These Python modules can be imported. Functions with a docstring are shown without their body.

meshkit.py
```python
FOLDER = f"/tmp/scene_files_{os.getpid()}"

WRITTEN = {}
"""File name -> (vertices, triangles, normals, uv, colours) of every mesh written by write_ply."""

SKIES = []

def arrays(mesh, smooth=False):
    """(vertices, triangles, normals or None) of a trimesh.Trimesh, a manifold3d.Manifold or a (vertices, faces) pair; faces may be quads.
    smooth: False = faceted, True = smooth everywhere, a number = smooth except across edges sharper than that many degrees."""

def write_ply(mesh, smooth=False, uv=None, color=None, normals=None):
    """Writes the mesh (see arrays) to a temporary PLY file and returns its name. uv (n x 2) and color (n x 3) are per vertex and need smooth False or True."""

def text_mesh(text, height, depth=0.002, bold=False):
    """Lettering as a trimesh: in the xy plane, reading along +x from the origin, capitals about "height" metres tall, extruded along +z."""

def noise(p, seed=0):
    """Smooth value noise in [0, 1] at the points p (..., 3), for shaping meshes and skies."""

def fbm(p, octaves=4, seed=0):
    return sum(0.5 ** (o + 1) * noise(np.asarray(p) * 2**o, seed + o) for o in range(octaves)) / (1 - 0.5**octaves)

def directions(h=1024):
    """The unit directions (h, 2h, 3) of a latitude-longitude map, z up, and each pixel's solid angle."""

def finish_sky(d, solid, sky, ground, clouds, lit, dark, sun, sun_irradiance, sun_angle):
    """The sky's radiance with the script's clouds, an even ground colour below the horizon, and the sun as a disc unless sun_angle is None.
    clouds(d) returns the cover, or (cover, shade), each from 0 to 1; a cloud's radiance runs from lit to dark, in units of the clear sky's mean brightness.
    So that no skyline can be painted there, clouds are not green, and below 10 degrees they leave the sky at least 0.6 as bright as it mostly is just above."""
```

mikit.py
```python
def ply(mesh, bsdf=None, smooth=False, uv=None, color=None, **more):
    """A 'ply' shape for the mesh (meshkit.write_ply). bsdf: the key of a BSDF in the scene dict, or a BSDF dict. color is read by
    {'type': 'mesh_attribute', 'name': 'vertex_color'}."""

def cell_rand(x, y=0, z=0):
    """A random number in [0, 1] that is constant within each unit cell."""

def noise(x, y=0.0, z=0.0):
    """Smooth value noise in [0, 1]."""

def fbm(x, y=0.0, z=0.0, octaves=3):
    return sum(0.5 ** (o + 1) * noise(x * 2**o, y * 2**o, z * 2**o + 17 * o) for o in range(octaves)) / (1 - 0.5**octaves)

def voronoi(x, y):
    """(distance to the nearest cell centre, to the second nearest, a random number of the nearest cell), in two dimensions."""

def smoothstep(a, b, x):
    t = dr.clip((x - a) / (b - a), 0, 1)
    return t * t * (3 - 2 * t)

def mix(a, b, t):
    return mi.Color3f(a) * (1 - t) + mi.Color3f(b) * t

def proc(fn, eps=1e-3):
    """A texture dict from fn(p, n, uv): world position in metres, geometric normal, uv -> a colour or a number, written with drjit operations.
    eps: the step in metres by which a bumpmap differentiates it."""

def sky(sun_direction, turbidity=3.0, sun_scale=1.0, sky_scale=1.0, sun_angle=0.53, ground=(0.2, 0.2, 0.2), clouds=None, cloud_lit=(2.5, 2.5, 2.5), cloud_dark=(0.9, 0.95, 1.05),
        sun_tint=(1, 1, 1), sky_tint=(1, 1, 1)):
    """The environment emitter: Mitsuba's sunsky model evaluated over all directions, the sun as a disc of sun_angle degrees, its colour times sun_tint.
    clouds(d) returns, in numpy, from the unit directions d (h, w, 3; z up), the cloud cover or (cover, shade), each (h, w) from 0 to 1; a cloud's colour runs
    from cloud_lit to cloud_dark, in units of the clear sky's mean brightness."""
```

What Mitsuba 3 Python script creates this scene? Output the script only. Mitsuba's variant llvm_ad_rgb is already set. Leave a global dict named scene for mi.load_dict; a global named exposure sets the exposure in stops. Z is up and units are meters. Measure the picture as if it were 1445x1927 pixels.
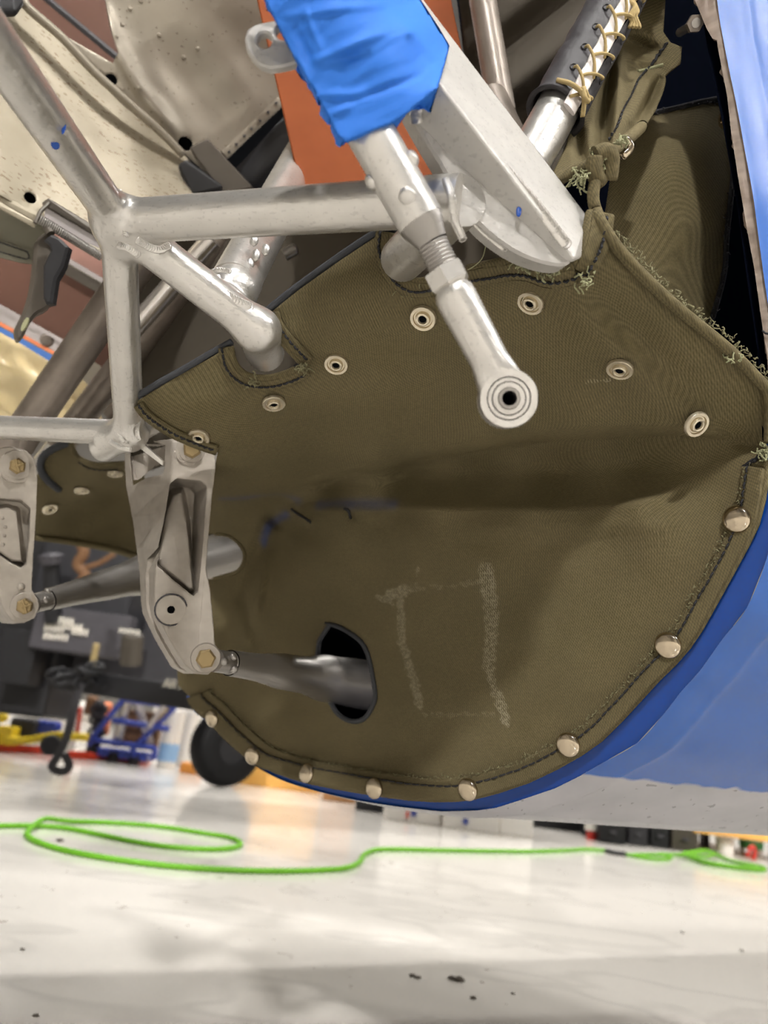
import math, random
import numpy as np, trimesh, manifold3d as m3, shapely, mitsuba as mi, drjit as dr, mikit, meshkit
from shapely.geometry import Polygon, Point
from scipy.interpolate import RBFInterpolator
from scipy.spatial import Delaunay
from mikit import proc, noise, fbm, smoothstep, mix
T = mi.ScalarTransform4f
rng = np.random.default_rng(7); random.seed(7)
scene, labels = {}, {}

# ------------------------------------------------------------------ camera: a phone held 0.30 m above the hangar floor
F, CX, CY = 1400.0, 722.5, 963.5
PITCH, ROLL = math.radians(17.0), math.radians(7.2)
CAM = np.array([0.0, 0.0, 0.30])
fwd = np.array([0, math.cos(PITCH), math.sin(PITCH)])
up0 = np.array([0, -math.sin(PITCH), math.cos(PITCH)])
rt0 = np.array([1.0, 0, 0])
IR = math.cos(ROLL) * rt0 + math.sin(ROLL) * up0
IU = -math.sin(ROLL) * rt0 + math.cos(ROLL) * up0
exposure = 0.26
scene['camera'] = {'type': 'thinlens', 'fov': math.degrees(2 * math.atan(CX / F)), 'fov_axis': 'x', 'near_clip': 0.02, 'far_clip': 100.0,
                   'aperture_radius': 0.0016, 'focus_distance': 0.42,
                   'to_world': T().look_at(origin=CAM.tolist(), target=(CAM + fwd).tolist(), up=IU.tolist())}
# ------------------------------------------------------------------ light: daylight-white lamps of the hangar
LAMPS = [  # x, y, z, length, width, yaw, radiance
    (-2.77, 4.21, 6.2, 2.4, 0.14, 28, 140), (0.4, 5.9, 6.2, 2.4, 0.14, 28, 140), (3.57, 7.59, 6.2, 2.4, 0.14, 28, 140),
    (-3.2, 10.0, 6.2, 2.4, 0.30, 0, 25), (0.4, 10.0, 6.2, 2.4, 0.30, 0, 25), (4.0, 10.0, 6.2, 2.4, 0.30, 0, 25),
    (4.2, -4.4, 6.2, 2.4, 0.30, 0, 300), (7.0, 0.6, 6.2, 0.30, 2.4, 0, 60), (7.0, -3.2, 6.2, 0.30, 2.4, 0, 150),
    (-0.3, -1.9, 6.2, 0.5, 0.5, 0, 150), (-1.3, -7.6, 6.2, 0.6, 0.6, 0, 1250),
]
LAMP_TINT = (1.0, 0.975, 0.94)

# ------------------------------------------------------------------ helpers
def P(px, py, d):
    "the place that a survey of the photograph puts at depth d (metres along the view axis)"
    return CAM + d * (fwd + (px - CX) / F * IR - (py - CY) / F * IU)
def PP(pts): return np.array([P(*p) for p in pts])
def G(px, py, z=0.0):
    r = fwd + (px - CX) / F * IR - (py - CY) / F * IU
    return CAM + r * ((z - CAM[2]) / r[2])
def depth(p): return float((np.asarray(p) - CAM) @ fwd)
def W(wpx, d): return wpx * d / F
def unit(v): v = np.asarray(v, float); return v / max(np.linalg.norm(v), 1e-12)
def lin(r, g, b): return [((c / 255 + 0.055) / 1.055) ** 2.4 if c > 10.3 else c / 255 / 12.92 for c in (r, g, b)]
def rgb(v): return {'type': 'rgb', 'value': [float(x) for x in v]}
def numbered(key):
    if key not in USED: USED[key] = 0; return key
    USED[key] += 1; return f'{key}_{USED[key]:03d}'
USED = {}
def thing(name, label, cat, group=None):
    key = numbered(name); labels[key] = {'label': label, 'category': cat}
    if group: labels[key]['group'] = group
    return key
def obj(name, mesh, m, parent=None, smooth=35, label=None, kind=None, **kw):
    key = numbered((parent + '__' if parent else '') + name)
    scene[key] = mikit.ply(mesh, m, smooth=smooth, **kw) if not isinstance(mesh, dict) else {**mesh}
    d = {}
    if label: d['label'] = label
    if kind: d['kind'] = kind
    if d: labels.setdefault(key, {}).update(d)
    return key
def struct(name, mesh, m, parent=None, smooth=False):
    return obj(name, mesh, m, parent, smooth, kind=None if parent else 'structure')
def one(name, label, cat, mesh, m, group=None, smooth=35):
    k = thing(name, label, cat, group); scene[k] = mikit.ply(mesh, m, smooth=smooth); return k
def cat(*ms): return trimesh.util.concatenate([m for m in ms if m is not None])
def man(mesh): return m3.Manifold(m3.Mesh(np.asarray(mesh.vertices, np.float32), np.asarray(mesh.faces, np.uint32)))
def tri(man_): m = man_.to_mesh(); return trimesh.Trimesh(m.vert_properties[:, :3], m.tri_verts, process=False)
def frame_of(axis, hint=None):
    a = unit(axis); h = IU if hint is None else np.asarray(hint, float)
    if abs(unit(h) @ a) > 0.95: h = IR
    x = unit(np.cross(h, a)); return x, np.cross(a, x), a
def spline(pts, n=8):
    "Catmull-Rom through the points (any dimension)"
    p = np.asarray(pts, float)
    if len(p) < 3: return np.array([p[0] + (p[1] - p[0]) * t for t in np.linspace(0, 1, n + 1)])
    q = np.vstack([2 * p[0] - p[1], p, 2 * p[-1] - p[-2]]); out = []
    for i in range(len(p) - 1):
        a, b, c, d = q[i:i + 4]
        for t in np.linspace(0, 1, n, endpoint=False):
            out.append(0.5 * (2 * b + (c - a) * t + (2 * a - 5 * b + 4 * c - d) * t * t + (3 * b - a - 3 * c + d) * t ** 3))
    out.append(p[-1]); return np.array(out)
def tube(pts, r, n=24, cap=True, closed=False, flat=None):
    "round tube along pts; r one radius or one per point; flat=(direction, factor) squashes it"
    p = np.asarray(pts, float); m = len(p); r = np.broadcast_to(np.asarray(r, float), (m,))
    t = np.gradient(p, axis=0) if not closed else np.roll(p, -1, 0) - np.roll(p, 1, 0)
    t /= np.maximum(np.linalg.norm(t, axis=1, keepdims=True), 1e-12)
    x, y, _ = frame_of(t[0]); a = np.linspace(0, 2 * math.pi, n, endpoint=False); V = []
    for i in range(m):
        x = unit(x - (x @ t[i]) * t[i]); y = np.cross(t[i], x)
        ring = p[i] + r[i] * (np.cos(a)[:, None] * x + np.sin(a)[:, None] * y)
        if flat is not None:
            f = unit(flat[0]); ring = ring + ((ring - p[i]) @ f)[:, None] * f * (flat[1] - 1)
        V.append(ring)
    V = np.vstack(V); Fc = []
    for i in range(m if closed else m - 1):
        j = (i + 1) % m
        for k in range(n):
            l = (k + 1) % n; Fc += [[i * n + k, i * n + l, j * n + l], [i * n + k, j * n + l, j * n + k]]
    if cap and not closed:
        V = np.vstack([V, p[0], p[-1]]); b = m * n
        for k in range(n):
            l = (k + 1) % n; Fc += [[b, l, k], [b + 1, (m - 1) * n + k, (m - 1) * n + l]]
    return trimesh.Trimesh(V, Fc, process=False)
def rod(a, b, r0, r1=None, n=28, round0=0, round1=0):
    "straight tube from a to b, ends optionally rounded by the given length"
    a, b = np.asarray(a, float), np.asarray(b, float); r1 = r0 if r1 is None else r1; L = np.linalg.norm(b - a)
    s, rr = [], []
    if round0:
        for q in np.linspace(0, math.pi / 2, 7)[:-1]: s.append(round0 * (1 - math.cos(q))); rr.append(r0 * max(math.sin(q), .02))
    m = 6
    for q in np.linspace(round0, L - round1, m): s.append(q); rr.append(r0 + (r1 - r0) * q / L)
    if round1:
        for q in np.linspace(math.pi / 2, 0, 7)[1:]: s.append(L - round1 * (1 - math.sin(math.pi / 2 - (math.pi / 2 - q))) if False else L - round1 + round1 * math.cos(q)); rr.append(r1 * max(math.sin(q), .02))
    u = unit(b - a); return tube([a + u * q for q in s], rr, n)
def lathe(profile, origin, axis, n=32, hint=None):
    "profile: (distance along the axis, radius) pairs; closes itself on the axis"
    x, y, a = frame_of(axis, hint); o = np.asarray(origin, float)
    pr = [(s, max(r, 1e-6)) for s, r in profile]
    th = np.linspace(0, 2 * math.pi, n, endpoint=False); V, Fc = [], []
    for s, r in pr: V.append(o + a * s + r * (np.cos(th)[:, None] * x + np.sin(th)[:, None] * y))
    for i in range(len(pr) - 1):
        for k in range(n):
            l = (k + 1) % n; Fc += [[i * n + k, i * n + l, (i + 1) * n + l], [i * n + k, (i + 1) * n + l, (i + 1) * n + k]]
    return trimesh.Trimesh(np.vstack(V), Fc, process=False)
def ring_offset(q, e):
    "shift a closed 2-D outline inwards by e (counter-clockwise outlines)"
    q = np.asarray(q, float); a = q - np.roll(q, 1, 0); b = np.roll(q, -1, 0) - q
    na = np.stack([-a[:, 1], a[:, 0]], 1); nb = np.stack([-b[:, 1], b[:, 0]], 1)
    na /= np.maximum(np.linalg.norm(na, axis=1, keepdims=True), 1e-9); nb /= np.maximum(np.linalg.norm(nb, axis=1, keepdims=True), 1e-9)
    s = na + nb; s /= np.maximum((s * s).sum(1, keepdims=True) / 2, 0.5); return q + s * e
def prism(outer, holes, depth_, bevel=0.0):
    "2-D outline (metres) with holes, top face z=0, body going down to z=-depth_, chamfered at the top edge"
    out = np.asarray(Polygon(outer).exterior.coords)[:-1]
    if Polygon(out).exterior.is_ccw is False: out = out[::-1]
    rings = [out] + [np.asarray(h, float)[::-1] if Polygon(h).exterior.is_ccw else np.asarray(h, float) for h in holes]
    V, Fc, base = [], [], 0
    lev = [(0.0, bevel), (-bevel, 0.0), (-depth_, 0.0)] if bevel else [(0.0, 0.0), (-depth_, 0.0)]
    tops, bots = [], []
    for q in rings:
        m = len(q)
        for z, e in lev: V.append(np.column_stack([ring_offset(q, e) if e else q, np.full(m, z)]))
        for i in range(len(lev) - 1):
            for k in range(m):
                l = (k + 1) % m; A, B = base + i * m, base + (i + 1) * m
                Fc += [[A + k, B + k, B + l], [A + k, B + l, A + l]]
        tops.append(np.arange(base, base + m)); bots.append(np.arange(base + (len(lev) - 1) * m, base + len(lev) * m)); base += len(lev) * m
    V = np.vstack(V)
    import mapbox_earcut as ec
    for idx, flip in ((tops, False), (bots, True)):
        flatv = np.concatenate(idx); ends = np.cumsum([len(i) for i in idx]).astype(np.uint32)
        t = ec.triangulate_float64(V[flatv][:, :2], ends).reshape(-1, 3); tt = flatv[t]
        a, b, c = V[tt[:, 0]], V[tt[:, 1]], V[tt[:, 2]]
        s = np.sign(np.cross(b[:, :2] - a[:, :2], c[:, :2] - a[:, :2])); tt[s < 0] = tt[s < 0][:, ::-1]
        Fc += (tt[:, ::-1] if flip else tt).tolist()
    return trimesh.Trimesh(V, Fc, process=False)
def plane_of(pts3):
    "origin, x, y, normal (towards the camera) of the best plane through the points"
    p = np.asarray(pts3); o = p.mean(0); n = np.linalg.svd(p - o)[2][2]
    if n @ (CAM - o) < 0: n = -n
    x = unit(IR - (IR @ n) * n); return o, x, np.cross(n, x), n
def plate(pts, thick, bevel=0.0, holes=(), wdir=None, circ=(), sub=1):
    "flat piece: outline from surveyed points (px,py,d), laid in its best plane; holes are surveyed too; circ=(px,py,radius m)"
    p3 = PP(pts); o, x, y, n = plane_of(p3)
    f2 = lambda q: np.stack([(q - o) @ x, (q - o) @ y], 1)
    def hit(px, py):
        r = P(px, py, 1) - CAM; return CAM + r * (((o - CAM) @ n) / (r @ n))
    hs = [f2(np.array([hit(*h[:2]) for h in hole])) for hole in holes]
    for cx, cy, r in circ:
        c = f2(hit(cx, cy)[None])[0]; a = np.linspace(0, 2 * math.pi, 24, endpoint=False); hs.append(c + r * np.stack([np.cos(a), np.sin(a)], 1))
    m = prism(f2(p3), hs, thick, bevel)
    w = n if wdir is None else np.asarray(wdir, float)
    M = np.eye(4); M[:3, 0], M[:3, 1], M[:3, 2], M[:3, 3] = x, y, w, o
    m.apply_transform(M)
    if np.linalg.det(M[:3, :3]) < 0: m.invert()
    return m
def hull(pts, r, seg=10):
    return tri(m3.Manifold.batch_hull([m3.Manifold.sphere(r, seg).translate(tuple(map(float, p))) for p in pts]))
def rbox(size, loc, axes=None, r=0.004):
    sx, sy, sz = np.asarray(size) / 2 - r; A = np.eye(3) if axes is None else np.asarray(axes)
    return hull([np.asarray(loc) + A.T @ np.array([i * sx, j * sy, k * sz]) for i in (-1, 1) for j in (-1, 1) for k in (-1, 1)], r, 8)
def field(ctrl, smooth=0.0, kernel='thin_plate_spline'):
    "smooth depth over the surveyed points (px,py,d)"
    c = np.asarray(ctrl, float); f = RBFInterpolator(c[:, :2] / 1000, 1 / c[:, 2], kernel=kernel, smoothing=smooth)
    return lambda x, y: 1 / f(np.column_stack([np.ravel(x), np.ravel(y)]) / 1000)
def sheet(poly, dfun, step=8, thick=0.0012, lift=0.0, holes=(), uvs=False):
    "cloth or metal sheet over a surveyed outline at the depth that dfun gives, thick metres thick, lift metres off it"
    pg = Polygon(poly).buffer(0)
    for h in holes: pg = pg.difference(Polygon(h).buffer(0))
    if pg.geom_type != 'Polygon': pg = max(pg.geoms, key=lambda g: g.area)
    rings = [np.array(shapely.segmentize(shapely.LinearRing(r.coords), step).coords)[:-1] for r in [pg.exterior] + list(pg.interiors)]
    x0, y0, x1, y1 = pg.bounds
    gx, gy = np.meshgrid(np.arange(x0, x1, step), np.arange(y0, y1, step)); gx = gx + (np.arange(len(gx)) % 2)[:, None] * step / 2
    g = np.column_stack([gx.ravel(), gy.ravel()]); inner = pg.buffer(-step * 0.55)
    g = g[shapely.contains_xy(inner, g[:, 0], g[:, 1])] if not inner.is_empty else g[:0]
    q = np.vstack(rings + [g]); t = Delaunay(q).simplices
    c = q[t].mean(1); area = np.abs(np.cross(q[t[:, 1]] - q[t[:, 0]], q[t[:, 2]] - q[t[:, 0]]))
    t = t[shapely.contains_xy(pg.buffer(1e-6), c[:, 0], c[:, 1]) & (area > 1e-3)]
    s = np.cross(q[t[:, 1]] - q[t[:, 0]], q[t[:, 2]] - q[t[:, 0]]); t[s > 0] = t[s > 0][:, ::-1]   # faces the camera
    d = dfun(q[:, 0], q[:, 1]); r = fwd + ((q[:, 0] - CX) / F)[:, None] * IR - ((q[:, 1] - CY) / F)[:, None] * IU
    v = CAM + d[:, None] * r
    fr = trimesh.Trimesh(v, t, process=False); n = np.zeros_like(v)
    fn = np.cross(v[t[:, 1]] - v[t[:, 0]], v[t[:, 2]] - v[t[:, 0]])
    for k in range(3): np.add.at(n, t[:, k], fn)
    n /= np.maximum(np.linalg.norm(n, axis=1, keepdims=True), 1e-12)
    v = v + n * lift; b = v - n * thick; m = len(v)
    # rim: edges used once
    e = np.vstack([t[:, [0, 1]], t[:, [1, 2]], t[:, [2, 0]]]); key = np.sort(e, 1); _, inv, cnt = np.unique(key, axis=0, return_inverse=True, return_counts=True)
    rim = e[cnt[np.ravel(inv)] == 1]
    walls = np.vstack([np.column_stack([rim[:, 1], rim[:, 0], rim[:, 0] + m]), np.column_stack([rim[:, 1], rim[:, 0] + m, rim[:, 1] + m])])
    return trimesh.Trimesh(np.vstack([v, b]), np.vstack([t, t[:, ::-1] + m, walls]), process=False)
def surf_point(dfun, px, py, e=2.0):
    "point and normal (towards the camera) of such a sheet"
    d = dfun([px, px + e, px], [py, py, py + e]); a, b, c = P(px, py, d[0]), P(px + e, py, d[1]), P(px, py + e, d[2])
    n = unit(np.cross(c - a, b - a))
    return a, (n if n @ (CAM - a) > 0 else -n)
def along(pts, step):
    p = np.asarray(pts, float); s = np.r_[0, np.cumsum(np.linalg.norm(np.diff(p, axis=0), axis=1))]
    q = np.arange(0, s[-1], step); return np.column_stack([np.interp(q, s, p[:, k]) for k in range(p.shape[1])])
def stitches(line, dfun, lift=0.0008, length=9, gap=4, r=0.00045):
    "sewn thread: short capsules along a surveyed line on a sheet"
    q = along(line, 1.0); out = []; i = 0
    while i + length < len(q):
        a, n = surf_point(dfun, *q[i]); b, _ = surf_point(dfun, *q[i + length]); m = (a + b) / 2
        out.append(tube([a + n * (lift - r), m + n * (lift + r * .6), b + n * (lift - r)], r, 6)); i += length + gap
    return cat(*out)
def fray(places, amount, length, r, seed, spread=0.004):
    "loose curly threads at 3-D places"
    g = np.random.default_rng(seed); out = []
    for p in places:
        for _ in range(amount):
            a = np.asarray(p) + g.normal(0, spread * .35, 3); u = unit(g.normal(0, 1, 3) + (CAM - a) * 1.2); L = length * g.uniform(.5, 1.2); pts = [a]
            for _k in range(6): u = unit(u + g.normal(0, .55, 3)); pts.append(pts[-1] + u * L / 6)
            out.append(tube(spline(pts, 2), r * g.uniform(.7, 1.3), 5))
    return cat(*out)
def hexhead(o, axis, across, h, washer=None, turn=0.0):
    x, y, a = frame_of(axis); R = across / math.sqrt(3)
    th = np.arange(6) * math.pi / 3 + turn; hx = np.stack([np.cos(th), np.sin(th)], 1) * R
    m = prism(hx, [], h, h * .22); M = np.eye(4); M[:3, 0], M[:3, 1], M[:3, 2], M[:3, 3] = x, y, a, np.asarray(o) + a * h; m.apply_transform(M); return m
def bead(pts, r, pitch=0.003, n=14, bump=0.22, flat=None):
    "weld bead: overlapping ripples along a line"
    q = along(pts, pitch / 6); s = (np.arange(len(q)) * (1 / 6)) % 1.0
    rr = r * (1 - bump + bump * np.sqrt(np.clip(1 - (s * 1.0) ** 2, 0, 1)) + .05 * np.sin(np.arange(len(q)) * .7))
    rr[0] *= .4; rr[-1] *= .4
    return tube(q, rr, n, flat=flat)
def dimes(pts, r, pitch=0.0021, up=None, thick=.42):
    "weld bead: a row of overlapping flattened puddles"
    q = along(pts, pitch); t = np.gradient(q, axis=0); out = []
    base = trimesh.creation.icosphere(2, 1.0)
    for i, (c, u) in enumerate(zip(q, t)):
        u = unit(u); n = unit((CAM - c) if up is None else up); n = unit(n - (n @ u) * u); s = np.cross(n, u)
        k = r * (1 + .10 * math.sin(i * 2.3)); a = unit(u + n * .35); nn = np.cross(s, a) * -1
        A = np.column_stack([a * k * .62, s * k, unit(n - (n @ a) * a) * k * thick]); m = base.copy(); m.vertices = base.vertices @ A.T + c
        if np.linalg.det(A) < 0: m.invert()
        out.append(m)
    return cat(*out)
def fillet(caps, k, lo, hi, edge):
    "level set of capsules (a, b, ra, rb) blended over k metres: a welded node"
    cs = [(np.asarray(a), np.asarray(b) - np.asarray(a), ra, rb) for a, b, ra, rb in caps]
    cs = [(tuple(a), tuple(u), float(u @ u), ra, rb) for a, u, ra, rb in cs]
    def f(x, y, z):
        s = 0.0
        for a, u, uu, ra, rb in cs:
            px, py, pz = x - a[0], y - a[1], z - a[2]; h = (px * u[0] + py * u[1] + pz * u[2]) / uu; h = 0.0 if h < 0 else 1.0 if h > 1 else h
            d = math.sqrt((px - h * u[0]) ** 2 + (py - h * u[1]) ** 2 + (pz - h * u[2]) ** 2) - (ra + (rb - ra) * h)
            s += math.exp(-min(max(d / k, -30), 30))
        return k * math.log(s)
    return tri(m3.Manifold.level_set(f, [*map(float, lo), *map(float, hi)], edge))
def node(center, caps, k=0.0022, half=0.022, edge=0.0017):
    c = np.asarray(center); return fillet(caps, k, c - half, c + half, edge)
# ------------------------------------------------------------------ materials (each once, referred to by key)
def mat(key, **kw):
    scene[key] = {'type': 'twosided', 'bsdf': {'type': 'principled', **kw}}
    return key
def tex(fn, eps=1e-3): return proc(fn, eps)
def simple(key, col, rough=0.5, metal=0.0, spec=0.5, **kw): return mat(key, base_color=rgb(col), roughness=rough, metallic=metal, specular=spec, **kw)
def bumped(key, base, rough, fn, height, metal=0.0, spec=0.5, eps=5e-4, **kw):
    scene[key] = {'type': 'twosided', 'bsdf': {'type': 'bumpmap', 'arbitrary': proc(fn, eps), 'scale': height,
                  'bsdf': {'type': 'principled', 'base_color': base, 'roughness': rough, 'metallic': metal, 'specular': spec, **kw}}}
    return key
def silver_col(p, n, uv):
    f = fbm(p.x * 90, p.y * 90, p.z * 90, 3); s = smoothstep(0.70, 0.86, noise(p.x * 700, p.y * 700, p.z * 700))
    return mix(lin(190, 187, 182), lin(208, 205, 199), f) * (1 - 0.12 * s)
def silver_bump(p, n, uv): return noise(p.x * 1100, p.y * 1100, p.z * 1100) + 1.6 * noise(p.x * 190, p.y * 190, p.z * 190)
bumped('silver_matte', tex(lambda p, n, uv: silver_col(p, n, uv) * 0.70), 0.42, silver_bump, 0.00022, metal=0.35)
bumped('silver_paint', tex(silver_col), 0.31, silver_bump, 0.00013, metal=0.85)
def dull_col(p, n, uv):
    f = fbm(p.x * 60, p.y * 60, p.z * 60, 3)
    return mix(lin(105, 96, 88), lin(134, 124, 114), f)
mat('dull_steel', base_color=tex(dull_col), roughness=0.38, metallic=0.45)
def cast_col(p, n, uv): return mix(lin(134, 127, 118), lin(156, 149, 139), fbm(p.x * 140, p.y * 140, p.z * 140, 3))
def cast_bump(p, n, uv): return noise(p.x * 1300, p.y * 1300, p.z * 1300)
bumped('cast_metal', tex(cast_col), 0.40, cast_bump, 0.0003, metal=0.5)
simple('polished_steel', lin(190, 184, 178), 0.22, 0.9)
simple('satin_steel', lin(150, 146, 141), 0.36, 0.9)
simple('nickel', lin(188, 174, 152), 0.13, 1.0)
simple('nickel_dull', lin(204, 194, 172), 0.33, 0.85)
simple('cadmium', lin(138, 120, 86), 0.42, 0.75)
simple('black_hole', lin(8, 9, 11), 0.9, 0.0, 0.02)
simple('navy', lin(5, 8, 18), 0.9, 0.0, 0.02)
simple('black_rubber', lin(24, 23, 24), 0.55)
simple('dark_gray', lin(46, 45, 48), 0.5, 0.0, 0.3)
simple('charcoal', lin(27, 27, 29), 0.45, 0.0, 0.3)
def leather_bump(p, n, uv): return fbm(p.x * 260, p.y * 260, p.z * 260, 3)
bumped('black_leather', rgb(lin(38, 36, 39)), 0.6, leather_bump, 0.0006)
simple('twine', lin(156, 138, 98), 0.9, 0.0, 0.15)
simple('white_wrap', lin(214, 208, 205), 0.6)
simple('black_binding', lin(38, 40, 44), 0.7)
simple('black_thread', lin(20, 20, 24), 0.8)
simple('fray_thread', lin(104, 100, 74), 0.9)
simple('pale_thread', lin(130, 130, 100), 0.9)
# canvas: woven in two directions, worn marks and a blue smear where they are on the cloth
MARKS = []          # (a, b, half width m, strength) filled once the boot's surface is known
BLUES = []
def seg_d(p, a, b):
    u = b - a; uu = float(u @ u); q = p - mi.Point3f(*map(float, a)); h = dr.clip((q.x * float(u[0]) + q.y * float(u[1]) + q.z * float(u[2])) / uu, 0, 1)
    return dr.sqrt(dr.square(q.x - h * float(u[0])) + dr.square(q.y - h * float(u[1])) + dr.square(q.z - h * float(u[2])))
CWX, CWY = unit([0.80, -0.52, 0.2]), unit([0.35, 0.55, 0.75])
def weave(p):
    a = (p.x * float(CWX[0]) + p.y * float(CWX[1]) + p.z * float(CWX[2])) * 3700; b = (p.x * float(CWY[0]) + p.y * float(CWY[1]) + p.z * float(CWY[2])) * 3700
    return 0.5 + 0.25 * (dr.sin(a + b) + dr.sin(a - b) * 0.9)
def canvas_col(p, n, uv):
    f = fbm(p.x * 28, p.y * 28, p.z * 28, 3); w = weave(p)
    c = mix(lin(80, 73, 51), lin(92, 83, 59), f) * (0.66 + 0.60 * w)
    c = c * (0.86 + 0.28 * noise(p.x * 900, p.y * 900, p.z * 900))
    m = mi.Float(0)
    for a, b, h, s in MARKS:
        d = seg_d(p, a, b); m = dr.maximum(m, s * smoothstep(h, h * 0.55, d + 0.004 * (noise(p.x * 300, p.y * 300, p.z * 300) - 0.5)))
    m = m * smoothstep(0.35, 0.75, 0.55 * w + 0.5 * noise(p.x * 700, p.y * 700, p.z * 700))
    c = mix(c, lin(146, 139, 118), 0.75 * m)
    bl = mi.Float(0)
    for a, b, h, s in BLUES: bl = dr.maximum(bl, s * smoothstep(h, 0.0, seg_d(p, a, b)))
    return mix(c, lin(28, 62, 120), bl * (0.55 + 0.45 * noise(p.x * 150, p.y * 150, p.z * 150)))
def canvas_bump(p, n, uv): return weave(p)
bumped('canvas', tex(canvas_col), 0.86, canvas_bump, 0.00022, spec=0.22, eps=1.2e-4)
def tape_bump(p, n, uv): return fbm(p.x * 45, p.y * 45, p.z * 45, 3)
bumped('blue_tape', rgb(lin(36, 98, 184)), 0.7, tape_bump, 0.0016, spec=0.3)
scene['blue_paint'] = {'type': 'twosided', 'bsdf': {'type': 'roughplastic', 'distribution': 'ggx', 'alpha': 0.07, 'int_ior': 1.4, 'nonlinear': True, 'diffuse_reflectance': rgb(lin(18, 80, 166))}}
def skin_bump(p, n, uv): return fbm(p.x * 22, p.y * 22, p.z * 22, 2) * 1.0 + 0.06 * fbm(p.x * 190, p.y * 190, p.z * 190, 2)
SKIN_SPLIT = []     # plane (point, normal) between blue side and grey belly
def skin_col(p, n, uv):
    o, m = SKIN_SPLIT[0]; s = (p.x - float(o[0])) * float(m[0]) + (p.y - float(o[1])) * float(m[1]) + (p.z - float(o[2])) * float(m[2])
    t = smoothstep(-0.0012, 0.0012, s + 0.003 * (noise(p.x * 120, p.y * 120, p.z * 120) - 0.5))
    g = mix(lin(180, 180, 184), lin(204, 202, 206), fbm(p.x * 30, p.y * 30, p.z * 30, 3)) * (1 - 0.35 * smoothstep(0.86, 0.9, noise(p.x * 300, p.y * 60, p.z * 300)))
    return mix(g, lin(66, 120, 192), t)
scene['fuselage_skin'] = {'type': 'twosided', 'bsdf': {'type': 'bumpmap', 'arbitrary': proc(skin_bump, 5e-4), 'scale': 0.0007, 'bsdf': {'type': 'roughplastic', 'distribution': 'ggx', 'alpha': 0.09, 'int_ior': 1.42, 'nonlinear': True, 'diffuse_reflectance': tex(skin_col)}}}
def edge_col(p, n, uv): return mix(lin(116, 102, 92), lin(160, 146, 134), fbm(p.x * 60, p.y * 60, p.z * 240, 3))
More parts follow.
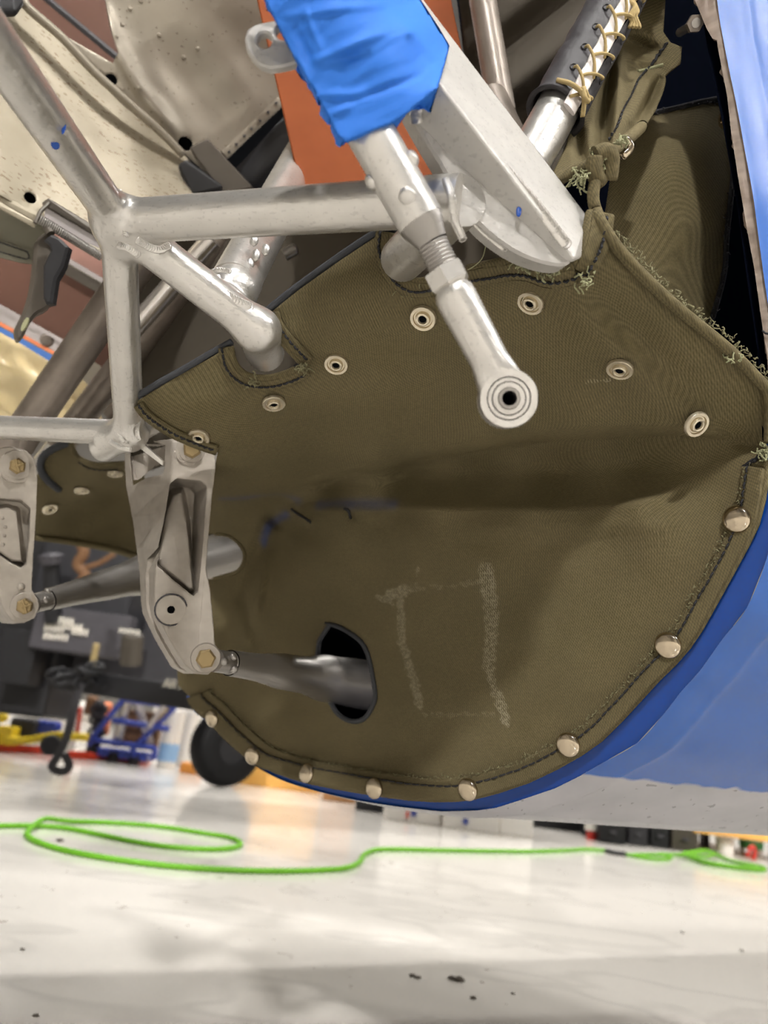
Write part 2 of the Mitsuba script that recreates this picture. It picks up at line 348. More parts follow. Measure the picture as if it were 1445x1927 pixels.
bumped('raw_edge', tex(edge_col), 0.6, lambda p, n, uv: fbm(p.x * 150, p.y * 150, p.z * 60, 2), 0.002)
def alu_col(p, n, uv):
    f = fbm(p.x * 14, p.y * 14, p.z * 14, 4); c = mix(lin(140, 131, 112), lin(168, 159, 140), f)
    s = smoothstep(0.70, 0.80, noise(p.x * 330, p.y * 200, p.z * 520)) * smoothstep(0.47, 0.64, fbm(p.x * 22 + 3, p.y * 22, p.z * 22, 3))
    st = smoothstep(0.58, 0.75, fbm(p.x * 8 + 7, p.y * 8, p.z * 8, 3))
    return mix(mix(c, lin(132, 124, 108), 0.5 * st), lin(110, 88, 58), 0.6 * s)
bumped('soiled_aluminium', tex(alu_col), 0.42, lambda p, n, uv: fbm(p.x * 60, p.y * 60, p.z * 60, 3), 0.0012, metal=0.3)
def alu2_col(p, n, uv):
    f = fbm(p.x * 10, p.y * 10, p.z * 10, 4); s = smoothstep(0.88, 0.91, noise(p.x * 380, p.y * 380, p.z * 380))
    return mix(mix(lin(122, 115, 102), lin(158, 150, 136), f), lin(80, 66, 48), 0.6 * s)
bumped('gray_aluminium', tex(alu2_col), 0.36, lambda p, n, uv: fbm(p.x * 26, p.y * 26, p.z * 26, 2), 0.003, metal=0.4)
def leatherb_col(p, n, uv): return mix(lin(112, 56, 28), lin(126, 66, 34), fbm(p.x * 40, p.y * 40, p.z * 40, 3))
mat('tan_panel', base_color=tex(leatherb_col), roughness=0.7, specular=0.1)
simple('brown_panel', lin(94, 64, 52), 0.5, 0, .3)
simple('pink_panel', lin(150, 110, 98), 0.5)
simple('orange_strip', lin(226, 130, 84), 0.5)
simple('bright_aluminium', lin(190, 184, 184), 0.3, 0.6)
simple('blue_strip', lin(66, 112, 184), 0.4)
bumped('yellow_film', rgb(lin(196, 178, 134)), 0.25, lambda p, n, uv: fbm(p.x * 40, p.y * 40, p.z * 40, 3), 0.004, clearcoat=0.6)
bumped('gray_fabric', rgb(lin(116, 114, 100)), 0.85, lambda p, n, uv: noise(p.x * 900, p.y * 900, p.z * 900), 0.0003)
simple('bronze_paint', lin(74, 68, 60), 0.4, 0.3)
simple('dark_canvas', lin(58, 52, 42), 0.85)
def floor_col(p, n, uv):
    f = fbm(p.x * 1.6, p.y * 1.6, 0.0, 4); c = mix(lin(174, 170, 164), lin(192, 188, 181), f)
    v = fbm(p.x * 5 + 2.2 * noise(p.x * 3, p.y * 3), p.y * 9, 3.0, 3); c = c * (1 - 0.10 * smoothstep(0.52, 0.62, v) * smoothstep(0.72, 0.62, v))
    sp = smoothstep(0.91, 0.93, noise(p.x * 60, p.y * 60, 5.0)) * smoothstep(0.5, 0.7, noise(p.x * 9, p.y * 9, 8.0))
    return mix(c, lin(120, 108, 96), 0.6 * sp)
bumped('floor_epoxy', tex(floor_col), 0.14, lambda p, n, uv: fbm(p.x * 7, p.y * 7, 0.0, 2), 0.0012, spec=0.6)
simple('wall_paint', lin(128, 124, 118), 0.6)
simple('ceiling_paint', lin(96, 96, 96), 0.7)
simple('lamp_body', lin(220, 220, 220), 0.5)
# ------------------------------------------------------------------ the hangar
X0, X1, Y0, Y1, Z1 = -9.0, 9.5, -14.0, 13.0, 6.4
def slab(x0, x1, y0, y1, z0, z1): return trimesh.creation.box(bounds=[[x0, y0, z0], [x1, y1, z1]])
struct('floor', slab(X0, X1, Y0, Y1, -0.2, 0), 'floor_epoxy')
struct('ceiling', slab(X0, X1, Y0, Y1, Z1, Z1 + .2), 'ceiling_paint')
struct('wall_back', slab(X0, X1, Y1, Y1 + .2, 0, Z1), 'wall_paint')
struct('wall_front', slab(X0, X1, Y0 - .2, Y0, 0, Z1), 'wall_paint')
struct('wall_left', slab(X0 - .2, X0, Y0, Y1, 0, Z1), 'wall_paint')
struct('wall_right', slab(X1, X1 + .2, Y0, Y1, 0, Z1), 'wall_paint')
for (x, y, z, L, w, yaw, rad) in LAMPS:
    t = thing('ceiling_light', f"long white ceiling lamp under the hangar roof, {('left', 'middle', 'right')[(x > -1) + (x > 2)]} one of the {'near row' if yaw else 'far row'} ahead" if y > 4 else f"long white ceiling lamp off to the right, {'crosswise' if L > 1 else 'level with the aircraft' if y > 0 else 'behind the camera'}" if max(L, w) > 1 else ('square white ceiling lamp nearly overhead' if y > -5 else 'larger square white ceiling lamp far behind the camera'), 'ceiling light', 'ceiling lamps of the hangar' if max(L, w) > 1 else None)
    ca, sa = math.cos(math.radians(yaw)), math.sin(math.radians(yaw)); RZ = np.array([[ca, sa, 0], [-sa, ca, 0], [0, 0, 1.0]])
    obj('housing', rbox((L + .1, w + .1, .12), (x, y, z + .07), RZ, r=.01), 'lamp_body', t)
    dm = slab(-L / 2, L / 2, -w / 2, w / 2, z - .012, z + .005); dm.vertices = dm.vertices @ RZ + [x, y, 0]; k = obj('diffuser', dm, 'lamp_body', t, False)
    scene[k]['emitter'] = {'type': 'area', 'radiance': rgb([rad * c for c in LAMP_TINT])}
# ------------------------------------------------------------------ fuselage: blue rim of the opening, swept skin, grey belly
def LP(px, py=None): return 1 / (1.756 + 1.33 * (np.asarray(px, float) - 722.5) / 1400)      # the rim's plane, from the sizes of its snaps
CONT = [(1290, -480), (1312, -300), (1330, -150), (1349, 0), (1356, 49), (1372, 132), (1387, 204), (1402, 287), (1417, 370), (1428, 453), (1440, 540), (1455, 640), (1464, 760), (1465, 880), (1457, 980), (1443, 1049), (1405, 1144),
        (1359, 1203), (1317, 1262), (1282, 1301), (1247, 1346), (1198, 1399), (1126, 1440), (1088, 1462), (1043, 1484), (975, 1507), (934, 1520), (900, 1525), (831, 1527), (756, 1519), (681, 1508), (607, 1492), (532, 1469), (480, 1441),
        (440, 1407), (400, 1366), (366, 1340)]
HEM = [(1444, 745), (1448, 800), (1446, 860), (1443, 885), (1429, 969), (1405, 1025), (1359, 1109), (1317, 1185), (1282, 1234), (1236, 1280), (1185, 1336), (1129, 1393), (1070, 1432), (994, 1470), (913, 1496), (861, 1505), (794, 1505), (730, 1498),
       (659, 1487), (584, 1473), (532, 1457), (487, 1438), (442, 1401), (420, 1380), (396, 1355), (367, 1330), (358, 1312)]
AFT = unit(P(4000, 1740, 1) - CAM)
fus = thing('aircraft_fuselage', 'glossy blue aircraft fuselage with gray belly around the canvas-covered opening', 'aircraft fuselage')
c2 = spline(CONT, 6); c3 = np.array([P(x, y, LP(x)) for x, y in c2])
tg = np.gradient(c3, axis=0); LN = unit(P(722, 963, 1) - CAM + 1.33 / 1.756 * IR)
outw = np.array([unit(np.cross(t, LN)) for t in tg]); cen = P(950, 900, LP(950)); sg = np.sign(((c3 - cen) * outw).sum(1)); outw *= np.where(sg == 0, 1, sg)[:, None]
ts = np.r_[0, .001, .003, .006, .009, .012, .015, .017, .019, .021, .023, .025, .027, .03, .034, .038, np.linspace(.045, .6, 26)]
V = np.array([[p + AFT * t + o * (.0022 * float(np.clip((t - .002) / .012, 0, 1)) ** .6 + .0012 * math.exp(-((t - .022) / .004) ** 2)) for t in ts] for p, o in zip(c3, outw)])
n0, n1 = V.shape[:2]; idx = np.arange(n0 * n1).reshape(n0, n1)
q = np.stack([idx[:-1, :-1], idx[1:, :-1], idx[1:, 1:], idx[:-1, 1:]], -1).reshape(-1, 4)
skin = trimesh.Trimesh(V.reshape(-1, 3), np.vstack([q[:, [0, 1, 2]], q[:, [0, 2, 3]]]), process=False)
sp = P(1098, 1457, LP(1098)); SKIN_SPLIT.append((sp, unit(np.array([0, 0, 1.0]) - AFT[2] * AFT)))
obj('skin', skin, 'fuselage_skin', fus, 40, label='glossy blue side skin above a gray belly')
inner = [(x - 60, y) if y < 900 else (x - 45, y - 40) for x, y in HEM]
lo = [i for i, (x, y) in enumerate(CONT) if y > 700]
band = CONT[lo[0]:] + [(350, 1310)] + [(min(x + 4, 1440), y - 14) if x > 700 else (x + 16, y - 14) for x, y in HEM[::-1]]
obj('rim', sheet(band, lambda x, y: LP(x) + .0035, 9, .002), 'blue_paint', fus, 40, label='dark blue rim')
EL = [(1262, -480), (1283, -200), (1307, 0), (1330, 55), (1340, 72), (1349, 76), (1350, 87), (1368, 181), (1375, 245), (1387, 324), (1405, 430), (1419, 505), (1436, 627), (1443, 666), (1448, 745)]
ER = [(1290, -480), (1312, -300), (1330, -150), (1349, 0), (1356, 49), (1372, 132), (1387, 204), (1402, 287), (1417, 370), (1428, 453), (1440, 540), (1455, 640), (1462, 745)]
obj('raw_edge', sheet(EL + ER[::-1], lambda x, y: LP(x) + .0005 + .0022 * meshkit.fbm(np.column_stack([x * .12, y * .012, x * 0]), 3), 5, .003), 'raw_edge', fus, 40, label='rough unpainted cut edge of the skin')
obj('edge_gap', tube([P(x, y, LP(x) - .0006) for x, y in ((1434, 622), (1440, 627), (1449, 629))], .0006, 6), 'black_thread', fus)
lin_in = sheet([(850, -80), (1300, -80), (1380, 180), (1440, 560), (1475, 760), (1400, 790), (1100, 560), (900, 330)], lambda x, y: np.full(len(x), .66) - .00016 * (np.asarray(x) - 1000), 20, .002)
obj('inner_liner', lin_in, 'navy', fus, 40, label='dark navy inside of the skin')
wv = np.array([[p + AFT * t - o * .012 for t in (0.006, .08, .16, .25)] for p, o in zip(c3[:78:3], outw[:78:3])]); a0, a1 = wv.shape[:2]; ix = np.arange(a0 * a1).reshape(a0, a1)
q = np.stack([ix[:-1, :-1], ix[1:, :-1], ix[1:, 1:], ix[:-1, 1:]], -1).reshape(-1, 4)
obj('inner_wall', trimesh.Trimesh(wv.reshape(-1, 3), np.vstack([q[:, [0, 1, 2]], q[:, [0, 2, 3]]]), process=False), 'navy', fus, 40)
p0 = P(1192, 1403, LP(1192)); obj('skin_seam', tube([p0 + AFT * t + IU * -.0005 for t in np.linspace(.012, .5, 24)], .0007, 8), 'blue_paint', fus, label='raised skin seam')
for k in range(7):
    a = P(1390 + 9 * k - 30, 1195 + 3 * k - 20, LP(1390) + .012); obj('rivet', trimesh.creation.icosphere(1, .0012).apply_translation(a), 'blue_paint', fus)
a, b = P(1279, 61, .47), P(1310, 43, LP(1310) + .004)
obj('bolt', rod(a, b, .0026, n=14), 'satin_steel', fus, label='steel bolt through the cut edge')
obj('nut', hexhead(b - unit(b - a) * .001, a - b, .0085, .006), 'dull_steel', fus, label='nut on the bolt')
# overhead: the aircraft's lower skin above the camera and behind the boot, outside the picture
e0, eu = np.array([-.34, 1.65]), np.array([.88, .47]) / np.hypot(.88, .47); en_ = np.array([eu[1], -eu[0]])
ls_ = prism([e0 - eu * 1.9, e0 + eu * 2.0, e0 + eu * 2.0 + en_ * .5, e0 - eu * 1.9 + en_ * .5], [], .06); ls_.apply_translation([0, 0, .99])
obj('lower_skin', ls_, 'gray_aluminium', fus, False)

# ------------------------------------------------------------------ canvas boot
FC = [(258, 756, .474), (340, 706, .464), (432, 652, .455), (505, 590, .445), (620, 505, .43), (715, 442, .41), (800, 525, .405), (980, 490, .375), (1080, 500, .365), (1112, 400, .365), (1200, 520, .375), (1290, 595, .385), (1370, 660, .395), (1440, 735, .405),
      (797, 597, .415), (633, 683, .450), (515, 756, .474), (375, 820, .492), (1000, 567, .398), (1167, 692, .414), (1308, 797, .419), (410, 850, .503), (300, 805, .487), (330, 822, .492),
      (410, 935, .60), (520, 905, .575), (700, 868, .540), (900, 832, .50), (1100, 806, .455), (1250, 800, .433), (1430, 840, .419),
      (620, 912, .605), (760, 892, .570), (900, 884, .538), (1050, 884, .505), (1200, 882, .468), (1330, 872, .438),
      (820, 957, .533), (1000, 960, .488), (1200, 955, .446), (620, 955, .597), (520, 940, .628)]
for x, y in HEM[3:]: FC.append((x, y, float(LP(x))))
for x, y, e in [(1000, 1080, .002), (1200, 1080, 0), (700, 1080, .006), (550, 1080, 0), (420, 1000, -.01), (420, 1150, .005), (700, 1250, .01), (900, 1250, .006), (1060, 1250, 0), (550, 1300, .006), (450, 1300, 0), (800, 1400, .004), (360, 1200, -.004), (350, 1000, -.02)]:
    FC.append((x, y, float(LP(x)) + e))
f0 = field(FC, 1e-5)
def gline(x, y, a, b, w):
    a, b = np.asarray(a, float), np.asarray(b, float); u = b - a; h = np.clip(((x - a[0]) * u[0] + (y - a[1]) * u[1]) / (u @ u), 0, 1)
    d2 = (x - a[0] - h * u[0]) ** 2 + (y - a[1] - h * u[1]) ** 2; return np.exp(-d2 / w ** 2) * (0.35 + 0.65 * np.sin(np.pi * np.clip(h * .9 + .05, 0, 1)))
FOLDS = [((505, 992), (452, 1120), 16, .006), ((520, 985), (640, 1080), 26, -.003), ((500, 1050), (468, 1200), 13, -.0065), ((462, 1130), (480, 1210), 12, .005), ((508, 986), (518, 975), 16, .012), ((430, 935), (720, 948), 12, .005), ((560, 965), (590, 985), 9, -.003),
         ((655, 960), (668, 978), 9, .002), ((600, 560), (1000, 520), 60, -.004), ((560, 700), (900, 640), 50, .004), ((640, 640), (1000, 620), 40, -.004), ((420, 800), (700, 790), 40, .004), ((480, 760), (760, 740), 30, -.003), ((1090, 520), (1330, 760), 30, .004), ((1060, 560), (1250, 760), 35, -.003),
         ((500, 1420), (820, 1430), 40, .005), ((760, 1420), (1000, 1330), 40, .004), ((560, 1120), (560, 1400), 45, .004), ((820, 1010), (1180, 1010), 40, .003), ((900, 990), (1250, 985), 26, -.002), ((1330, 800), (1420, 835), 14, .004), ((430, 1180), (440, 1290), 20, .004)]
def FD(x, y):
    x, y = np.ravel(np.asarray(x, float)), np.ravel(np.asarray(y, float)); d = f0(x, y)
    for a, b, w, h in FOLDS: d = d + 1.7 * h * gline(x, y, a, b, w)
    yc = np.interp(x, [380, 440, 520, 617, 761, 900, 1000, 1150, 1290, 1430], [942, 934, 915, 894, 856, 828, 810, 800, 800, 838]); yr = np.interp(x, [380, 440, 620, 850, 1000, 1200, 1430], [944, 940, 945, 957, 958, 950, 845])
    w = np.maximum(yr - yc, 6); u = (y - yc) / w; A = .017 * np.clip(w / 70, 0, 1) * np.clip((x - 400) / 60, 0, 1) * np.clip((1440 - x) / 160, 0, 1)
    st = lambda t: np.clip(t, 0, 1) ** 2 * (3 - 2 * np.clip(t, 0, 1))
    d = d + A * st(u / .16) * (1 - st((u - .12) / .95)) - .35 * A * np.exp(-(np.minimum(u, 0) / .35) ** 2) * (1 - st(u / .16)) - .0035 * np.clip((x - 480) / 100, 0, 1) * np.clip((1380 - x) / 200, 0, 1) * np.exp(-((y - yr) / 13) ** 2)
    return d + .0030 * (meshkit.fbm(np.column_stack([x / 90, y / 60, x * 0 + 3]), 3) - .5)
boot = thing('canvas_boot', 'olive canvas boot snapped along the blue fuselage rim with tubes passing through it', 'canvas cover')
NOTCH1 = [(432, 652), (437, 678), (450, 698), (470, 710), (505, 713), (545, 702), (574, 686), (556, 668), (535, 645), (515, 618), (505, 592)]
NOTCH2 = [(738, 438), (735, 465), (742, 495), (758, 520), (785, 532), (815, 528)]
TOPR = [(880, 508), (980, 490), (1040, 506), (1078, 500), (1100, 455), (1112, 400), (1140, 440), (1200, 515), (1290, 592), (1370, 657), (1440, 733)]
LEFT = [(335, 1290), (330, 1200), (335, 1000), (375, 930), (404, 880), (410, 852), (372, 837), (330, 819), (298, 800), (272, 780), (260, 765)]
front = [(256, 757), (330, 711), (400, 671)] + NOTCH1 + [(560, 547), (640, 490), (715, 440)] + NOTCH2 + TOPR + HEM[1:] + LEFT
HOLE1 = spline([(376, 1012), (395, 1005), (430, 1008), (455, 1030), (460, 1052), (448, 1074), (420, 1084), (395, 1090), (376, 1086)], 3).tolist()
HOLE2 = spline([(621, 1174), (645, 1183), (675, 1203), (689, 1223), (697, 1251), (706, 1304), (701, 1328), (685, 1352), (661, 1357), (637, 1344), (621, 1320), (604, 1285), (597, 1245), (601, 1205)], 3).tolist()
obj('front_panel', sheet(front, FD, 6, .0013, holes=[HOLE1, HOLE2]), 'canvas', boot, True)
def strip(line, width, lift, step=5, thick=.0014, m='canvas', name='hem', label=None, dfun=FD, parent=None):
    b = shapely.LineString(line).buffer(width, single_sided=True)
    if b.geom_type != 'Polygon': b = max(b.geoms, key=lambda g: g.area)
    return obj(name, sheet(np.array(b.exterior.coords)[:-1], dfun, step, thick, lift), m, parent or boot, True, label=label)
hs = spline(HEM[3:], 3)
strip(hs, 42, .0026, 6, .0024); strip(hs, 28, .0046, 6, thick=.004, name='hem_binding', label='folded binding along the lower edge')
hp = np.array([surf_point(FD, x - 1, y - 2)[0] for x, y in hs[::2]]); obj('hem_roll', tube(hp, .0022, 10), 'canvas', boot, True)
inn = np.array(shapely.LineString(hs).parallel_offset(29, 'right').coords) if False else None
def offline(line, d):
    p = np.asarray(line, float); t = np.gradient(p, axis=0); t /= np.maximum(np.linalg.norm(t, axis=1, keepdims=True), 1e-9); return p + np.stack([t[:, 1], -t[:, 0]], 1) * d
sgn = 1 if offline(hs, 10)[30][0] < hs[30][0] else -1
obj('stitching', stitches(offline(hs, sgn * 28), FD, .0050, 12, 3, .0006), 'black_thread', boot, label='dark stitching')
fr = [surf_point(FD, *p)[0] + (CAM - surf_point(FD, *p)[0]) * .006 for p in along(offline(hs, sgn * 42), 9)]
obj('frayed_edge', fray(fr, 3, .0026, .00028, 3, .0022), 'fray_thread', boot, kind='stuff', label='frayed light threads')
# hems of the two notches, the right edge and the lower left edge
n1a = spline(NOTCH1[:7], 4); n1b = spline(NOTCH1[6:][::-1], 4); n2 = spline(NOTCH2, 4)
for ln, w in ((n1a, 20), (n1b, 22), (n2, 26), (spline(TOPR[:4], 4), 30), (spline(TOPR[3:6], 5), 42), (spline([(258, 762), (272, 781), (298, 801), (330, 820), (372, 838), (408, 850)], 4), 14)):
    s_ = 1
    for s_ in (1, -1):
        b = shapely.LineString(ln).buffer(w * s_, single_sided=True)
        if Polygon(front).buffer(0).intersection(b).area > .6 * b.area: break
    strip(ln, w * s_, .0028, 4, .0026)
    o_ = offline(ln, w * .62); 
    if not Polygon(front).buffer(0).contains(Point(o_[len(o_) // 2])): o_ = offline(ln, -w * .62)
    obj('stitching', stitches(o_, FD, .0038, 9, 3, .0007), 'black_thread', boot)
    obj('hem_roll', tube([surf_point(FD, *p)[0] for p in ln], .0028, 10), 'canvas', boot, True)
pp = spline([(1128, 318), (1118, 350), (1118, 385), (1138, 432), (1180, 488), (1240, 548), (1290, 592), (1370, 657), (1425, 712), (1446, 740), (1449, 790), (1447, 835)], 6)
def pipd(x, y): return float(f0([x], [y])[0]) if y > 400 else .372
obj('piping', tube([P(x, y, pipd(x, y) - .003) for x, y in pp], .0030, 14), 'canvas', boot, True, label='thick rolled piping on the right edge')
obj('frayed_edge', fray([P(x + 12, y - 12, pipd(x, y) - .002) for x, y in along(pp[20:-12], 9)], 4, .0036, .00032, 5, .0024), 'fray_thread', boot, kind='stuff')
for a, cnt, sd in (((985, 497), 26, 11), ((1045, 512), 16, 12), ((1100, 528), 10, 13), ((760, 545), 12, 14), ((786, 542), 14, 15), ((572, 692), 12, 16), ((480, 716), 9, 17), ((1440, 850), 20, 18), ((1385, 668), 12, 19), ((1130, 300), 22, 20), ((1090, 338), 22, 21), ((1015, 505), 14, 22), ((1170, 265), 8, 23)):
    d = float(f0([a[0]], [a[1]])[0]) if a[1] > 400 else .372
    obj('frayed_edge', fray([P(a[0], a[1], d - .004)], int(cnt * 1.6), .0065, .00042, sd, .0048), 'pale_thread' if sd < 14 or sd > 17 else 'fray_thread', boot, kind='stuff')
for ln in ([(442, 712), (480, 722), (530, 716), (560, 700)], [(740, 532), (770, 540), (795, 538)], [(1000, 508), (1060, 522), (1105, 516)], [(556, 690), (570, 686), (572, 705)], [(1440, 838), (1420, 862), (1395, 880)]):
    obj('thread_ends', cat(*[tube([surf_point(FD, x + g * 2, y + rng.uniform(-3, 3))[0] + (CAM - P(x, y, 1)) * 0 - fwd * .0022 for x, y in spline(ln, 4)], .0006, 6) for g in (-1, 0, 1)]), 'black_thread', boot, kind='stuff')
# black binding along the upper edge
for ln in ([(252, 752), (300, 722), (345, 697), (400, 665), (436, 645)], [(496, 592), (540, 556), (600, 512), (660, 470), (715, 436), (745, 432)]):
    q = spline(ln, 5); obj('binding', tube([P(x, y - 2, float(f0([x], [y])[0]) + .001) for x, y in q], .0023, 10, flat=(IU, .9)), 'black_binding', boot, True, label='black binding on the upper edge')
# snaps
def cap(px, py, r=.0078, key='snap_cap', m='nickel'):
    o, n = surf_point(FD, px, py); o = o + n * .0048
    pr = [(-.001, r * .97), (.0006, r), (.0012, r * .985)] + [(.0012 + .0028 * math.sin(a), r * .96 * math.cos(a)) for a in np.linspace(.12, math.pi / 2, 8)]
    obj(key, lathe(pr, o, n, 32), m, boot, 40, label='domed metal snap cap')
for p in ((1393, 978), (1262, 1213), (1075, 1398), (888, 1482), (712, 1482), (585, 1456), (482, 1420), (407, 1350)): cap(*p)
def socket(px, py, dfun, parent, r=.0075, n=None):
    o, nn = surf_point(dfun, px, py, 6.0); n = nn if n is None else n; o = o + n * .0014
    pr = [(-.001, r), (.0005, r), (.0012, r * .94), (.0011, r * .74), (.0001, r * .68), (.0001, r * .58), (.0020, r * .50), (.0023, r * .42), (.0021, r * .34), (.0008, r * .27)]
    k = obj('snap_socket', lathe(pr, o, n, 32), 'nickel_dull', parent, 40, label='metal snap socket')
    obj('hole', lathe([(.0010, r * .27), (.0010, 0)], o, n, 20), 'black_hole', k)
for p in ((797, 597), (633, 683), (515, 756), (375, 820), (1000, 567), (1167, 692), (1308, 797)): socket(*p, FD, boot)
# rim of the rod holes, slits, marks
for h in (HOLE2,):
    obj('hole_edge', tube([surf_point(FD, *p)[0] - fwd * 0.0006 for p in h], .0020, 8, closed=True), 'black_binding', boot, True, label='dark bound edge of the rod hole')
obj('hole_edge', tube([surf_point(FD, *p)[0] for p in HOLE1[4:-4]], .0018, 8), 'canvas', boot, True)
for ln in ([(548, 958), (562, 968), (575, 976), (585, 983)], [(648, 957), (656, 962), (660, 976)], [(612, 1172), (632, 1178), (655, 1190)]):
    obj('slit', tube([surf_point(FD, *p)[0] - fwd * .0006 for p in spline(ln, 4)], .0011, 6), 'black_thread', boot, label='short dark slit in the cloth')
for a, b, h, s in [((735, 1120), (765, 1110), 14, .9), ((708, 1122), (740, 1135), 6, .7), ((760, 1112), (900, 1095), 6, .45), ((752, 1130), (757, 1210), 13, .8), ((757, 1210), (790, 1325), 12, .75), ((786, 1070), (782, 1105), 4, .7), ((915, 1075), (925, 1150), 20, .85), ((925, 1150), (920, 1250), 18, .8), ((918, 1250), (940, 1330), 11, .8), ((940, 1310), (950, 1355), 14, .9), ((800, 1345), (930, 1345), 5, .35), ((1105, 722), (1145, 714), 6, .6)]:
    A, n = surf_point(FD, *a); B, _ = surf_point(FD, *b); MARKS.append((A, B, W(h, depth(A)), s))
for a, b, h, s in [((508, 990), (498, 1020), 18, .8), ((512, 984), (540, 968), 14, .5), ((420, 938), (560, 940), 18, .30), ((600, 950), (740, 948), 18, .35)]:
    A, n = surf_point(FD, *a); B, _ = surf_point(FD, *b); BLUES.append((A, B, W(h, depth(A)), s))
# back panel and gathered flap on the right
bp = [(1150, 520), (1135, 420), (1150, 320), (1200, 225), (1240, 212), (1330, 190), (1362, 196), (1376, 250), (1380, 330), (1368, 440), (1362, 520), (1336, 612), (1270, 640)]
bd0 = field([(1150, 300, .475), (1200, 225, .495), (1330, 192, .50), (1376, 250, .505), (1380, 330, .50), (1362, 520, .485), (1336, 612, .475), (1150, 500, .455), (1260, 300, .462), (1300, 420, .458), (1220, 420, .455), (1250, 560, .455), (1200, 330, .462)])
def BD(x, y): return bd0(x, y) + .0012 * (meshkit.fbm(np.column_stack([np.ravel(x) / 60, np.ravel(y) / 60, np.ravel(x) * 0 + 1]), 3) - .5)
obj('back_panel', sheet(bp, BD, 6, .0014), 'canvas', boot, True, label='paler inner canvas panel')
zl = spline([(1225, 214), (1270, 204), (1330, 190), (1358, 192), (1374, 245), (1378, 330), (1367, 440), (1361, 520), (1336, 612)], 6)
obj('edge_cord', tube([P(x, y, float(BD([x], [y])[0]) - .001) for x, y in zl], .0019, 8), 'black_thread', boot, True, label='black overlocked edge of the inner panel')
obj('frayed_edge', fray([P(x, y, float(BD([x], [y])[0]) - .003) for x, y in along(zl, 8)], 2, .003, .0003, 31, .002), 'dark_gray', boot, kind='stuff')
fl = [(1030, 345), (1062, 280), (1100, 190), (1130, 118), (1160, 60), (1215, -130), (1262, -130), (1248, 60), (1262, 80), (1283, 88), (1281, 118), (1252, 140), (1250, 165), (1235, 205), (1215, 235), (1190, 262), (1150, 292), (1110, 308), (1070, 326)]
fd0 = field([(1030, 345, .395), (1062, 280, .41), (1130, 118, .445), (1200, -40, .48), (1258, -40, .48), (1255, 80, .46), (1280, 100, .455), (1250, 165, .45), (1190, 262, .425), (1110, 308, .395), (1150, 200, .432)])
def FLD(x, y):
    x, y = np.ravel(np.asarray(x, float)), np.ravel(np.asarray(y, float)); d = fd0(x, y)
    for a, b, w, h in (((1150, 95), (1132, 290), 14, .012), ((1163, 130), (1150, 290), 12, -.007), ((1085, 240), (1100, 320), 12, .008), ((1200, 140), (1165, 260), 15, -.005), ((1175, 75), (1235, 100), 16, .008), ((1190, 130), (1240, 130), 12, .004), ((1240, 150), (1205, 225), 8, .006), ((1228, 140), (1190, 225), 10, -.004)):
        d = d + 1.7 * h * gline(x, y, a, b, w)
    return d
obj('gathered_flap', sheet(fl, FLD, 4, .0014), 'canvas', boot, True, label='gathered flap of canvas beside the leather sleeve')
obj('stitching', stitches([(1222, 128), (1200, 150), (1185, 185), (1168, 215), (1157, 245), (1148, 265)], FLD, .001, 5, 3, .0006), 'black_thread', boot)
obj('stitching', stitches([(1255, 82), (1240, 105), (1222, 128)], FLD, .001, 12, 1, .0009), 'black_thread', boot)
obj('flap_seam', tube([surf_point(FLD, *p)[0] for p in spline([(1200, 135), (1220, 130), (1248, 122)], 4)], .0011, 8), 'pale_thread', boot)
obj('hem_roll', tube([P(x, y, d) for x, y, d in spline([(1036, 345, .378), (1070, 328, .378), (1105, 312, .376), (1128, 300, .374), (1180, 262, .40), (1208, 238, .425)], 6)], .0033, 12), 'canvas', boot, True)
obj('knot', cat(*[tube(spline([P(*p) for p in pts], 5), .0042, 12) for pts in ([(1118, 292, .366), (1140, 285, .366), (1150, 300, .368), (1146, 340, .372)], [(1120, 295, .366), (1118, 325, .368), (1130, 345, .372)])]), 'canvas', boot, True, label='knotted frayed end of the piping')
obj('buckle', tube(spline([P(*p) for p in ((1165, 270, .392), (1176, 262, .392), (1186, 278, .393), (1170, 296, .393))], 4), .0022, 10), 'nickel', boot, True, label='small bright metal tip')
obj('edge_grommet', lathe([(-.001, .006), (.0012, .006), (.0014, .004), (-.001, .003)], P(1366, 222, .47), IR * -1 + (CAM - P(1366, 222, .47)) * .6, 20), 'nickel', boot)
# dark lining inside the boot
obj('inner_lining', sheet([(215, 560), (300, 430), (420, 400), (1010, 400), (1105, 470), (1100, 560), (800, 700), (240, 900)], lambda x, y: .72 - .00022 * (np.asarray(x) - 300), 24, .002), 'dark_canvas', boot, True, label='dark inner lining')
fold = sheet([(850, -170), (1230, -170), (1190, 60), (1060, 280), (1040, 420), (900, 420)], lambda x, y: .62 - .00015 * (np.asarray(x) - 900) + .008 * np.sin((np.asarray(x) * .62 + np.asarray(y) * .78) / 17) + .006 * np.sin((np.asarray(x) * .62 + np.asarray(y) * .78) / 31), 7, .002)
obj('pleated_lining', fold, 'dark_canvas', boot, True, label='dark pleated cloth above the silver strut')
